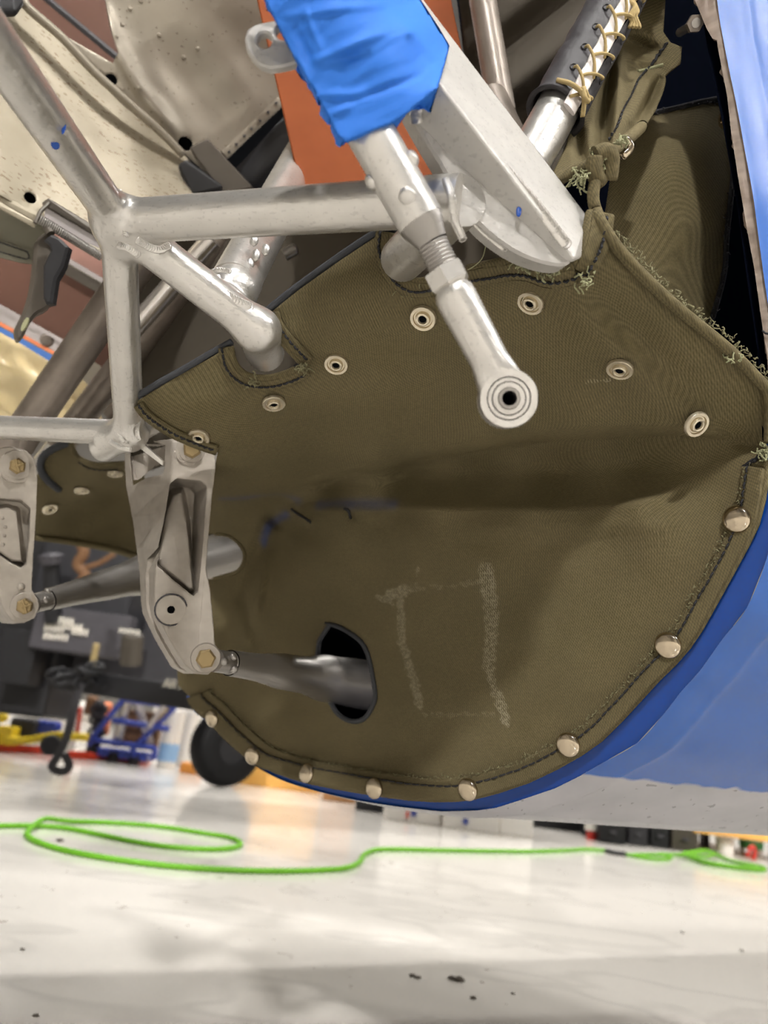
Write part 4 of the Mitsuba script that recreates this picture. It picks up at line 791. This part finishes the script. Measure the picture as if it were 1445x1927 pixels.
for x, y in ((430, 287), (444, 273), (459, 257), (472, 243), (488, 228), (503, 212), (518, 195)):
    o, n = surf_point(PR, x, y); obj('rivet', lathe([(0, .0014), (.0008, .0011), (.001, 0)], o + n * .003, n, 12), 'dark_gray', bay)
for x, y in ((219, 68), (230, 46), (245, 17), (265, 2), (300, 66), (346, 108), (372, 92), (230, 168), (262, 166), (272, 214)):
    o, n = surf_point(PR, x, y); obj('dimple', lathe([(0, .0022), (.0012, .0012), (.0014, 0)], o, n, 12), 'gray_aluminium', bay)
obj('brown_backing', sheet([(20, -60), (240, -60), (240, 160), (60, 60)], lambda x, y: np.full(len(x), .80), 30, .002), 'brown_panel', bay, label='brown sheet behind the opening')
obj('stay', rod(P(66, -20, .78), P(225, 112, .78), .0035, n=10), 'dark_gray', bay)
obj('clamp', hull(PP([(-20, -10, .57), (20, -12, .57), (34, 4, .575), (22, 20, .57), (-10, 22, .565), (0, 0, .58)]), .004), 'charcoal', bay, label='black clamp in the corner')
obj('latch', hull(PP([(362, 280, .69), (390, 266, .69), (470, 352, .70), (478, 370, .71), (420, 362, .70), (372, 300, .70)]), .002), 'bronze_paint', bay, label='dark latch bracket')
obj('latch_lever', hull(PP([(342, 314, .685), (352, 308, .685), (412, 352, .69), (410, 366, .695), (366, 362, .69), (350, 340, .69)]), .003), 'charcoal', bay, label='black latch lever')
obj('hinge_edge', hull(PP([(-30, 346, .548), (70, 408, .57), (66, 416, .57), (-30, 358, .548)]), .0012), 'soiled_aluminium', bay)
obj('hinge_edge', hull(PP([(-30, 366, .54), (66, 420, .565), (64, 426, .565), (-30, 374, .54)]), .0010), 'soiled_aluminium', bay)
obj('hinge_channel', hull(PP([(84, 384, .575), (92, 378, .575), (188, 436, .60), (190, 446, .60)]), .0018), 'bronze_paint', bay)
obj('hinge_plate', plate([(84, 392, .578), (104, 391, .578), (188, 444, .602), (190, 472, .602), (84, 408, .578)], .002), 'bright_aluminium', bay, label='bright hinge plate')
ha, hb = P(74, 412, .565), P(192, 484, .592); hu = unit(hb - ha); hx, hy, _ = frame_of(hu); HL = float(np.linalg.norm(hb - ha))
obj('spring_core', rod(ha, hb, .0021), 'charcoal', bay)
obj('coil_spring', tube([ha + hu * (HL * k / 600) + .0029 * (math.cos(k * 2 * math.pi / 18) * hx + math.sin(k * 2 * math.pi / 18) * hy) for k in range(601)], .0008, 6), 'satin_steel', bay, True, label='coil spring on the hinge pin')
obj('spring_end', tube([P(*p) for p in ((92, 382, .572), (76, 398, .566), (66, 420, .563))], .0016, 8), 'bronze_paint', bay)
fab = thing('fabric_flap', 'gray-green fabric flap with a stitched edge at the left picture edge', 'fabric')
obj('cloth', sheet([(-160, 300), (0, 383), (70, 420), (92, 432), (80, 455), (66, 470), (62, 497), (-160, 430)], lambda x, y: .60 + .0001 * (np.asarray(x)), 8, .0015), 'gray_fabric', fab, True)
obj('edge_strip', sheet([(-160, 405), (0, 452), (50, 468), (64, 474), (62, 496), (40, 494), (0, 484), (-160, 440)], lambda x, y: .596 + .0001 * (np.asarray(x)), 8, .002), 'gray_fabric', fab, True, label='folded edge strip')
fd_ = lambda x, y: .5935 + .0001 * np.ravel(np.asarray(x, float))
obj('stitching', cat(stitches([(-30, 446), (0, 456), (52, 474), (56, 486), (48, 488), (0, 474), (-30, 466)], fd_, .0005, 7, 2, .0006)), 'charcoal', fab)
lv = thing('release_lever', 'dark forged lever with slotted tip hanging from the spring hinge', 'lever')
lo_ = spline([(93, 434), (80, 440), (68, 452), (64, 480), (62, 505), (56, 546), (44, 585), (29, 616), (30, 632), (36, 640), (46, 630), (55, 611), (69, 592), (88, 582), (99, 568), (103, 540), (104, 520), (114, 505), (122, 485), (127, 466), (116, 450), (104, 440)], 3)[:-1]
obj('arm', plate([(x, y, .57 + .0002 * (x - 60)) for x, y in lo_], .012, .0022), 'bronze_paint', lv, 30)
obj('flange', plate([(80, 452, .562), (92, 462, .562), (94, 470, .562), (80, 500, .562), (80, 560, .562), (86, 572, .562), (97, 570, .562), (104, 525, .562), (118, 500, .562), (128, 464, .562), (112, 448, .562), (94, 440, .562)], .008, .0018), 'charcoal', lv, 30, label='black side flange')
obj('tip_slot', plate([(x, y, .556) for x, y in ell(46, 610, 4, 14, .45)], .002), 'pale_thread', lv)
obj('hinge_lug', rod(P(88, 425, .57), P(96, 440, .57), .0035), 'bronze_paint', lv)
wp = thing('brown_side_panel', 'brown painted panel with aluminium edge strips below the lever', 'panel')
obj('sheet', plate([(-260, 380, .80), (66, 494, .80), (215, 548, .80), (235, 620, .80), (215, 705, .80), (150, 664, .80), (-260, 450, .80)], .004), 'brown_panel', wp, False)
obj('pink_sheet', plate([(100, 430, .81), (215, 500, .81), (215, 540, .81), (100, 478, .81)], .003), 'pink_panel', wp, False)
obj('pink_sheet', plate([(245, 560, .815), (330, 500, .815), (420, 520, .815), (330, 600, .815), (245, 640, .815)], .003), 'pink_panel', wp, False)
obj('edge_strip', plate([(110, 474, .79), (215, 536, .79), (215, 546, .79), (108, 483, .79)], .003), 'bright_aluminium', wp, label='bright aluminium strip')
obj('edge_strip', plate([(105, 484, .792), (215, 548, .792), (215, 570, .792), (104, 505, .792)], .003), 'bronze_paint', wp)
obj('edge_strip', plate([(-60, 538, .785), (0, 572, .785), (60, 606, .785), (150, 656, .785), (150, 664, .785), (60, 614, .785), (-60, 546, .785)], .003), 'bright_aluminium', wp)
obj('edge_strip', plate([(-60, 544, .79), (60, 612, .79), (160, 668, .79), (140, 688, .79), (47, 632, .79), (-60, 574, .79)], .003), 'bright_aluminium', wp)
obj('rivet_head', lathe([(0, .007), (.002, .005), (.0022, 0)], P(88, 640, .787), CAM - P(88, 640, .787), 16), 'dull_steel', wp)
obj('orange_strip', plate([(-60, 573, .788), (47, 631, .788), (140, 682, .788), (138, 688, .788), (46, 638, .788), (-60, 581, .788)], .003), 'orange_strip', wp)
obj('blue_strip', plate([(-60, 582, .787), (46, 640, .787), (138, 690, .787), (130, 702, .787), (28, 640, .787), (-60, 594, .787)], .003), 'blue_strip', wp)
ff = lambda x, y: .90 + .03 * (meshkit.fbm(np.column_stack([(np.ravel(x) - np.ravel(y)) / 70, (np.ravel(x) + np.ravel(y)) / 190, np.ravel(x) * 0]), 3) - .5)
one('plastic_film', 'crumpled yellowish plastic film below the brown panel', 'plastic film', sheet([(-260, 470), (28, 636), (135, 694), (180, 740), (200, 830), (-260, 830)], ff, 7, .001), 'yellow_film', smooth=True)
one('tan_board', 'orange-brown panel standing behind the taped strut', 'panel', plate([(432, -220, .615), (806, -220, .615), (868, 90, .585), (886, 195, .575), (880, 350, .56), (566, 352, .545), (514, 130, .575)], .004, .0008), 'tan_panel', smooth=False)
# ------------------------------------------------------------------ background on the hangar floor
def wbox(cx, cy, w, h, d, thick, m, parent, name, r=.006, yaw=0.0, label=None):
    c = P(cx, cy, d); a = np.array([math.cos(yaw), math.sin(yaw), 0]); b = np.array([-math.sin(yaw), math.cos(yaw), 0])
    return obj(name, rbox((W(w, d), thick, W(h, d)), c + b * thick / 2, (a, b, np.array([0, 0, 1.0])), min(r, W(h, d) * .3, thick * .3)), m, parent, 30, label=label)
def gbox(px0, px1, py, h, thick, m, parent, name, yaw=0.0, z=0.0, r=.006, label=None):
    "box standing on the floor: its front lower edge runs between the two surveyed columns at height py in the middle"
    g = G((px0 + px1) / 2, py, z); d = depth(g); w = W(px1 - px0, d) / max(math.cos(yaw), .3); H = W(h, d) / math.cos(PITCH)
    a = np.array([math.cos(yaw), math.sin(yaw), 0]); b = np.array([-math.sin(yaw), math.cos(yaw), 0])
    return obj(name, rbox((w, thick, H), g + b * thick / 2 + np.array([0, 0, H / 2]), (a, b, np.array([0, 0, 1.0])), min(r, H * .3, thick * .3)), m, parent, 30, label=label)
simple('tug_gray', lin(34, 34, 38), .5, 0, .3); simple('tug_panel', lin(66, 64, 68), .45, 0, .3); simple('white_plastic', lin(226, 222, 214), .5); simple('red_paint', lin(206, 58, 30), .45); simple('yellow_paint', lin(226, 196, 40), .4)
simple('cart_blue', lin(44, 62, 150), .4); simple('rust', lin(106, 74, 46), .7); simple('white_card', lin(232, 228, 222), .6); simple('plywood', lin(226, 170, 84), .6); simple('wood_brown', lin(150, 104, 58), .6)
simple('light_blue', lin(140, 178, 216), .5); simple('cord_green', lin(96, 160, 32), .5, 0, .3); simple('bin_orange', lin(222, 146, 60), .5); simple('sheen_tire', lin(9, 9, 10), .6, 0, .2); simple('pale_letter', lin(206, 200, 188), .6); simple('ext_red', lin(190, 44, 34), .4); simple('green_label', lin(70, 160, 90), .5)
tug = thing('tow_tractor', 'dark gray tow tractor behind the left bracket, out of focus', 'tow tractor')
dT = 3.1
wbox(-20, 1090, 320, 470, dT + .25, .4, 'charcoal', tug, 'body', .02); wbox(160, 1085, 190, 170, dT + .12, .3, 'tug_gray', tug, 'hood', .02); wbox(150, 1188, 180, 82, dT, .1, 'tug_panel', tug, 'front_panel', .01)
wbox(262, 1215, 230, 130, dT + .3, .25, 'dark_gray', tug, 'body'); wbox(28, 1235, 70, 100, dT, .2, 'charcoal', tug, 'step')
obj('headlamp', rod(P(95, 1040, dT - .03), P(97, 1062, dT - .03), W(24, dT), W(17, dT), round0=.02), 'tug_panel', tug, 40); obj('lamp_stem', rod(P(97, 1055, dT), P(100, 1170, dT), W(15, dT)), 'charcoal', tug)
for i, (x, y, w) in enumerate(((118, 1158, 60), (108, 1174, 44), (140, 1172, 40), (98, 1190, 26), (124, 1192, 30), (156, 1182, 34))):
    d_ = dT - .012; c = P(x - w / 2, y + 6, d_)
    obj('lettering', cat(*[rbox((W(5, d_), .006, W(13, d_)), c + np.array([W(8 * j, d_), 0, 0]), r=.001) for j in range(int(w / 8))]), 'pale_letter', tug, label='blurred pale lettering')
gl = obj('hook', cat(tube(spline(PP([(150, 1018, 2.7), (158, 1040, 2.7), (146, 1062, 2.7), (160, 1080, 2.7), (150, 1100, 2.7)]), 5), W(10, 2.7), 10), tube(spline(PP([(163, 1068, 2.7), (190, 1058, 2.7), (215, 1042, 2.7)]), 4), W(5, 2.7), 8)), 'rust', tug, True, label='rusty hook')
obj('rusty_cylinder', rod(P(250, 1192, 2.8), P(246, 1250, 2.8), W(20, 2.8), round0=.01), 'bronze_paint', tug); obj('post', rod(P(182, 1212, 2.8), P(172, 1262, 2.8), W(6, 2.8)), 'twine', tug)
d_ = 2.78; c = P(226, 1186, d_); obj('lettering', cat(*[rbox((W(4, d_), .006, W(9, d_)), c + np.array([W(7 * j, d_), 0, 0]), r=.001) for j in range(6)]), 'pale_letter', tug)
tg_ = G(412, 1481); wr = .185; wd = depth(tg_); wc = tg_ + np.array([0, .03, wr]); wa = unit([0.62, -.78, 0])
prof = [(-.075, .08), (-.078, .11), (-.070, .150)] + [(.066 * math.sin(a), .150 + .035 * math.cos(a)) for a in np.linspace(-1.3, 1.3, 12)] + [(.070, .150), (.078, .11), (.075, .08)]
obj('tire', lathe(prof, wc, wa, 48), 'sheen_tire', tug, 50, label='black tire'); obj('hub', lathe([(-.06, 0), (-.06, .085), (.06, .085), (.06, 0)], wc, wa, 32), 'charcoal', tug, 40)
bar = thing('tow_bar', 'black tow bar with pale lettering and a chain clump at its end', 'tow bar')
a, b = P(105, 1276, 2.55), P(420, 1322, 2.35); bu = unit(b - a)
obj('beam', hull([a + np.array([0, 0, s * .030]) for s in (-1, 1)] + [b + np.array([0, 0, s * .032]) for s in (-1, 1)] + [a + np.array([0, .06, .0]), b + np.array([0, .06, .0])], .006), 'charcoal', bar, 30)
tm = meshkit.text_mesh('AR AIM', .026, .003, True); M = np.eye(4); dd = unit(b - a); M[:3, 0] = dd; M[:3, 1] = unit(np.array([0, 0, 1]) - dd[2] * dd); M[:3, 2] = np.cross(M[:3, 0], M[:3, 1]); M[:3, 3] = P(306, 1292, 2.36); tm.apply_transform(M)
obj('lettering', tm, 'pale_letter', bar, False, label='pale lettering')
for i in range(12):
    c = P(100 + rng.uniform(0, 90), 1255 + rng.uniform(0, 42), 2.45 + rng.uniform(-.05, .05)); x, y, _ = frame_of(rng.normal(0, 1, 3))
    obj('chain_link', tube([c + (.030 * math.cos(t) * x + .018 * math.sin(t) * y) for t in np.linspace(0, 2 * math.pi, 16, endpoint=False)], .0065, 8, closed=True), 'charcoal', bar, True)
st = spline(PP([(152, 1285, 2.42), (140, 1330, 2.42), (124, 1390, 2.42), (105, 1428, 2.42), (97, 1442, 2.42), (108, 1451, 2.42), (124, 1450, 2.42), (130, 1438, 2.42), (120, 1418, 2.42)]), 6)
one('hanging_strap', 'dark strap with a looped end hanging from the tow bar', 'strap', tube(st, .014, 10, flat=(fwd, .25)), 'dark_gray', smooth=True)
bench = thing('covered_bench', 'low white bench draped with crumpled white plastic at the far left', 'bench')
dB = 5.0
wbox(30, 1350, 230, 90, dB, .5, 'white_card', bench, 'body'); wbox(40, 1322, 240, 20, dB - .05, .6, 'white_plastic', bench, 'top', .02)
sm = trimesh.creation.icosphere(4, 1.0); v = sm.vertices; v = v * (1 + .35 * (meshkit.fbm(v * 2.2 + 5, 3) - .5))[:, None]; sm.vertices = v * [.21, .18, .10] + P(45, 1300, dB + .1); obj('plastic_cover', sm, 'white_plastic', bench, True, label='crumpled white plastic cover')
jack = thing('yellow_floor_jack', 'yellow floor jack with a long handle beside the white bench', 'floor jack')
dJ = 3.95
obj('handle', tube(spline(PP([(-30, 1386, dJ), (40, 1394, dJ), (80, 1388, dJ), (110, 1384, dJ), (166, 1388, dJ)]), 5), W(7, dJ), 10), 'yellow_paint', jack, True); wbox(6, 1384, 30, 34, dJ, .1, 'yellow_paint', jack, 'head'); wbox(40, 1370, 50, 36, dJ + .12, .2, 'dark_gray', jack, 'motor', .02)
obj('wheel', lathe([(-.03, 0), (-.03, .045), (-.02, .052), (.02, .052), (.03, .045), (.03, 0)], P(95, 1402, dJ - .05), unit([.4, -.9, 0]), 24), 'tug_gray', jack, 40)
obj('valve', trimesh.creation.icosphere(2, W(10, dJ)).apply_translation(P(5, 1350, dJ)), 'yellow_paint', jack)
one('blue_container', 'small blue container lying behind the yellow jack handle', 'container', rbox((.13, .1, .07), P(90, 1368, dJ + .22), r=.02), 'cart_blue')
for i, (x0, x1, y) in enumerate(((-60, 98, 1412), (128, 275, 1428))):
    g0, g1 = G(x0, y), G(x1, y + (8 if i == 0 else 6)); u = unit(g1 - g0)
    one('red_ramp', ['red rail lying on the floor below the yellow jack', 'red-orange rail on the floor under the blue cart'][i], 'rail', hull([g0 + [0, 0, .01], g0 + [0, 0, .035], g1 + [0, 0, .01], g1 + [0, 0, .035], g0 + [0, .1, .01], g1 + [0, .1, .01]], .008), 'red_paint')
cart = thing('blue_cart', 'blue tube-framed cart with two silver cylinders at the back of the hangar', 'cart')
gc = G(255, 1440); dc = depth(gc); R_ = W(5, dc)
def cb(a, b, m='cart_blue', r=R_, nm='tube'): obj(nm, rod(P(*a), P(*b), r, n=12), m, cart)
for dd in (0, .25):
    for a, b in (((232, 1316), (330, 1330)), ((172, 1392), (292, 1408)), ((212, 1355), (318, 1372)), ((232, 1316), (168, 1395)), ((330, 1330), (248, 1412)), ((168, 1395), (172, 1425)), ((250, 1410), (252, 1438)), ((292, 1408), (290, 1428))): cb((*a, dc + dd), (*b, dc + dd))
cb((238, 1318, dc + .05), (218, 1402, dc + .05), 'polished_steel', W(10, dc), 'cylinder'); cb((258, 1322, dc + .1), (282, 1400, dc + .1), 'bright_aluminium', W(8, dc), 'cylinder')
cb((310, 1326, dc - .05), (280, 1368, dc - .05), 'bright_aluminium', W(5, dc)); cb((322, 1326, dc), (290, 1372, dc), 'twine', W(4, dc))
wbox(225, 1420, 100, 14, dc + .02, .2, 'cart_blue', cart, 'deck'); wbox(262, 1372, 70, 66, dc + .3, .1, 'rust', cart, 'load')
for x, y in ((172, 1418), (212, 1432), (252, 1438)): obj('caster', lathe([(-.014, 0), (-.014, .030), (.014, .030), (.014, 0)], P(x, y - 6, dc), unit([.8, -.6, 0]), 20), 'charcoal', cart, 40)
for i, (x, y0, y1, rr, m, lb_) in enumerate(((140, 1330, 1412, 9, 'white_plastic', 'white bottle between the strap and the blue cart'), (200, 1322, 1380, 13, 'orange_strip', 'orange container standing behind the blue cart'), (176, 1310, 1342, 12, 'rust', 'reddish brown can above the dark stand'), (152, 1330, 1392, 4, 'red_paint', 'thin red pole behind the strap'))):
    one(('bottle', 'canister', 'can', 'red_pole')[i], lb_, ('bottle', 'container', 'can', 'pole')[i], rod(P(x, y0, dc + .35), P(x - 8, y1, dc + .35), W(rr, dc), round0=.01), m)
stn = thing('dark_stand', 'black stand with coiled hose left of the blue cart', 'stand')
obj('post', rod(P(188, 1320, dc + .2), P(178, 1430, dc + .2), W(9, dc)), 'charcoal', stn)
for y in (1335, 1355, 1378): obj('hose', tube([P(186 - (y - 1335) * .12 + 14 * math.cos(t), y + 9 * math.sin(t), dc + .18) for t in np.linspace(0, 2 * math.pi, 16, endpoint=False)], W(4, dc), 8, closed=True), 'dark_gray', stn, True)
obj('foot', rod(P(170, 1428, dc + .2), P(196, 1432, dc + .2), W(6, dc)), 'charcoal', stn)
def bucket(px, py, w, h, label, m='white_plastic', group=None):
    g = G(px, py); d = depth(g); r = W(w, d) / 2; H = W(h, d); t = thing('bucket', label, 'bucket', group)
    g = g + [0, r, 0]
    obj('shell', lathe([(0, 0), (0.002, r * .86), (H * .94, r * .98), (H * .95, r * 1.05), (H, r * 1.05), (H, r * .97), (H * .9, r * .9), (H * .9, 0)], g, [0, 0, 1], 32), m, t, 40)
    return t, g, r, H, d
t, g, r, H, d = bucket(306, 1446, 40, 104, 'white bucket with a pale blue label right of the blue cart'); obj('label_band', lathe([(H * .12, r * .90), (H * .13, r * .92), (H * .42, r * .95), (H * .43, r * .93)], g, [0, 0, 1], 32), 'light_blue', t)
bucket(340, 1443, 34, 100, 'white bucket right beside the black tire')
k = thing('orange_bin', 'small orange bin on the floor left of the black tire', 'bin'); gbox(336, 372, 1456, 18, .12, 'bin_orange', k, 'body')
for x, y0 in ((352, 1330), (300, 1330)): pass
wl = thing('white_cabinet', 'low white cabinet by the back of the hangar behind the buckets', 'cabinet'); gbox(270, 430, 1432, 120, .4, 'white_card', wl, 'body')
cr = thing('plywood_crate', 'plywood crate on the floor behind the black tire', 'crate')
gbox(440, 600, 1484, 110, .35, 'plywood', cr, 'body', r=.004); gbox(436, 604, 1482, 11, .37, 'plywood', cr, 'skid', r=.003)
k = thing('wooden_box', 'darker brown wooden box right of the plywood crate', 'box'); gbox(606, 668, 1509, 90, .3, 'wood_brown', k, 'body')
k = thing('black_case', 'black case low on the floor beside the white cartons', 'case'); gbox(668, 722, 1527, 60, .2, 'charcoal', k, 'body')
for x0, x1, y, lbl in ((724, 829, 1548, 'white carton with a small red and blue mark next to the black case'), (832, 940, 1563, 'middle white carton with a blue mark'), (940, 1003, 1573, 'rightmost white carton, without marks')):
    k = thing('white_carton', lbl, 'carton', 'white cartons on the floor'); gbox(x0, x1 - 1, y, 110, .28, 'white_card', k, 'body', r=.003); d = depth(G((x0 + x1) / 2, y)); 
    if x0 < 940: wbox((x0 + x1) / 2 - (10 if x0 > 800 else -2), y - 17, 10, 10, d - .004, .003, 'cart_blue', k, 'print', .0008)
    if x0 < 800: wbox((x0 + x1) / 2 - 10, y - 15, 5, 12, d - .004, .003, 'red_paint', k, 'print', .0008)
k = thing('low_cabinet', 'long dark low cabinet behind the cartons', 'cabinet'); gbox(990, 1120, 1562, 60, .4, 'charcoal', k, 'body')
ex_ = thing('fire_extinguisher', 'small white and red canister on the floor by the low cabinet', 'canister'); g = G(1112, 1580); d = depth(g)
obj('body', lathe([(0, 0), (0, W(9, d)), (W(16, d), W(9, d)), (W(17, d), W(7, d))], g, [0, 0, 1], 24), 'ext_red', ex_); obj('top', lathe([(W(16, d), W(12, d)), (W(40, d), W(13, d)), (W(50, d), W(6, d)), (W(50, d), 0)], g, [0, 0, 1], 24), 'white_plastic', ex_)
for i, (x0, x1, y, h, m, nm, lb_) in enumerate(((1128, 1180, 1588, 60, 'charcoal', 'tool_case', 'black tool case right of the small canister'), (1182, 1222, 1592, 60, 'dark_gray', 'tool_case', 'dark gray tool case, second right of the canister'), (1224, 1262, 1596, 60, 'charcoal', 'tool_case', 'narrow black tool case, third right of the canister'), (1264, 1318, 1602, 70, 'bronze_paint', 'tool_case', 'dark brown tool case left of the wooden table'))):
    k = thing(nm, lb_, 'case', 'cases along the back'); gbox(x0, x1 - 3, y, h, .3, m, k, 'body'); d = depth(G((x0 + x1) / 2, y)); wbox((x0 + x1) / 2, y - 22, 12, 5, d - .006, .006, 'tug_panel', k, 'handle', .001)
tb = thing('wooden_table', 'low table with an orange-brown wooden top at the right', 'table'); g = G(1375, 1612); d = depth(g)
wbox(1400, 1571, 190, 15, d, .6, 'plywood', tb, 'top', .004); wbox(1330, 1592, 12, 40, d + .3, .05, 'charcoal', tb, 'leg', .003); wbox(1478, 1604, 12, 40, d + .1, .05, 'charcoal', tb, 'leg', .003)
t, g, r, H, d = bucket(1372, 1611, 34, 30, 'white bucket under the wooden table, nearer the cases'); t, g, r, H, d = bucket(1425, 1613, 44, 32, 'white bucket with a green label under the wooden table')
obj('label_band', lathe([(H * .4, r * .92), (H * .41, r * .95), (H * .8, r * .99), (H * .81, r * .95)], g, [0, 0, 1], 32), 'green_label', t)
rc = thing('red_clamp', 'red clamp standing on the floor at the right picture edge', 'clamp'); d = depth(G(1412, 1622))
obj('jaw', tube(spline([P(x, y, d) for x, y in ((1406, 1612), (1410, 1598), (1417, 1594), (1420, 1606), (1416, 1618))], 5), W(4, d), 8), 'ext_red', rc, True); obj('screw', rod(P(1400, 1600, d), P(1414, 1602, d), W(3, d)), 'bright_aluminium', rc)
# green extension cord on the floor
CORD = [(-60, 1553), (0, 1554), (54, 1554), (115, 1557), (180, 1569), (259, 1585), (324, 1594), (396, 1598), (440, 1595), (453, 1587), (432, 1576), (378, 1567), (288, 1554), (180, 1547), (108, 1549), (72, 1554), (54, 1563), (52, 1573), (72, 1585), (126, 1601), (216, 1617), (324, 1630), (432, 1637), (532, 1639), (607, 1637),
        (652, 1633), (676, 1622), (683, 1610), (697, 1602), (726, 1598), (831, 1600), (960, 1602), (1013, 1602), (1070, 1600), (1104, 1598), (1142, 1601)]
cd = thing('extension_cord', 'bright green extension cord looped across the pale hangar floor', 'cord')
def fl(path, r, lift=()):
    q = spline(path, 8); z = np.full(len(q), r)
    for (i, h) in lift: s = (np.arange(len(q)) / 8 - i); z += h * np.exp(-(s / .8) ** 2)
    return np.array([G(x, y, r) + [0, 0, zz - r] for (x, y), zz in zip(q, z)])
obj('cable', tube(fl(CORD, .0060, [(14.6, .013)]), .0060, 12), 'cord_green', cd, True)
obj('plug', tube(fl([(1140, 1601), (1158, 1605), (1176, 1607)], .008), .0085, 12), 'charcoal', cd, True, label='dark connector')
obj('cable', tube(fl([(1174, 1607), (1210, 1614), (1240, 1617), (1258, 1616), (1262, 1612), (1250, 1609), (1215, 1608), (1180, 1609)], .006), .006, 10), 'cord_green', cd, True)
obj('cable', tube(fl([(1240, 1607), (1277, 1608), (1307, 1602), (1334, 1601), (1371, 1618), (1436, 1632), (1428, 1638), (1371, 1632), (1315, 1623), (1288, 1612), (1300, 1606), (1330, 1607), (1360, 1616), (1430, 1634)], .006, [(9, .012), (11, .014)]), .006, 10), 'cord_green', cd, True)
obj('cable', tube(fl([(1280, 1610), (1320, 1603), (1345, 1606), (1330, 1612), (1300, 1611), (1340, 1624), (1432, 1637)], .018), .006, 10), 'cord_green', cd, True)
deb = []
for x, y, s in ((775, 1838, .005), (786, 1841, .004), (852, 1844, .006), (862, 1847, .0075), (890, 1880, .004), (965, 1871, .003), (1395, 1790, .004), (1284, 1756, .004), (42, 1788, .003), (66, 1913, .003), (112, 1584, .008)):
    k = trimesh.creation.icosphere(1, s); k.vertices *= [1, .7, .45]; k.vertices *= (1 + .3 * rng.normal(0, 1, (len(k.vertices), 1)).clip(-1, 1)); k.apply_translation(G(x, y) + [0, 0, s * .35]); deb.append(k)
k = one('floor_debris', 'small dark crumbs scattered on the pale floor', 'debris', cat(*deb), 'bronze_paint'); labels[k]['kind'] = 'stuff'
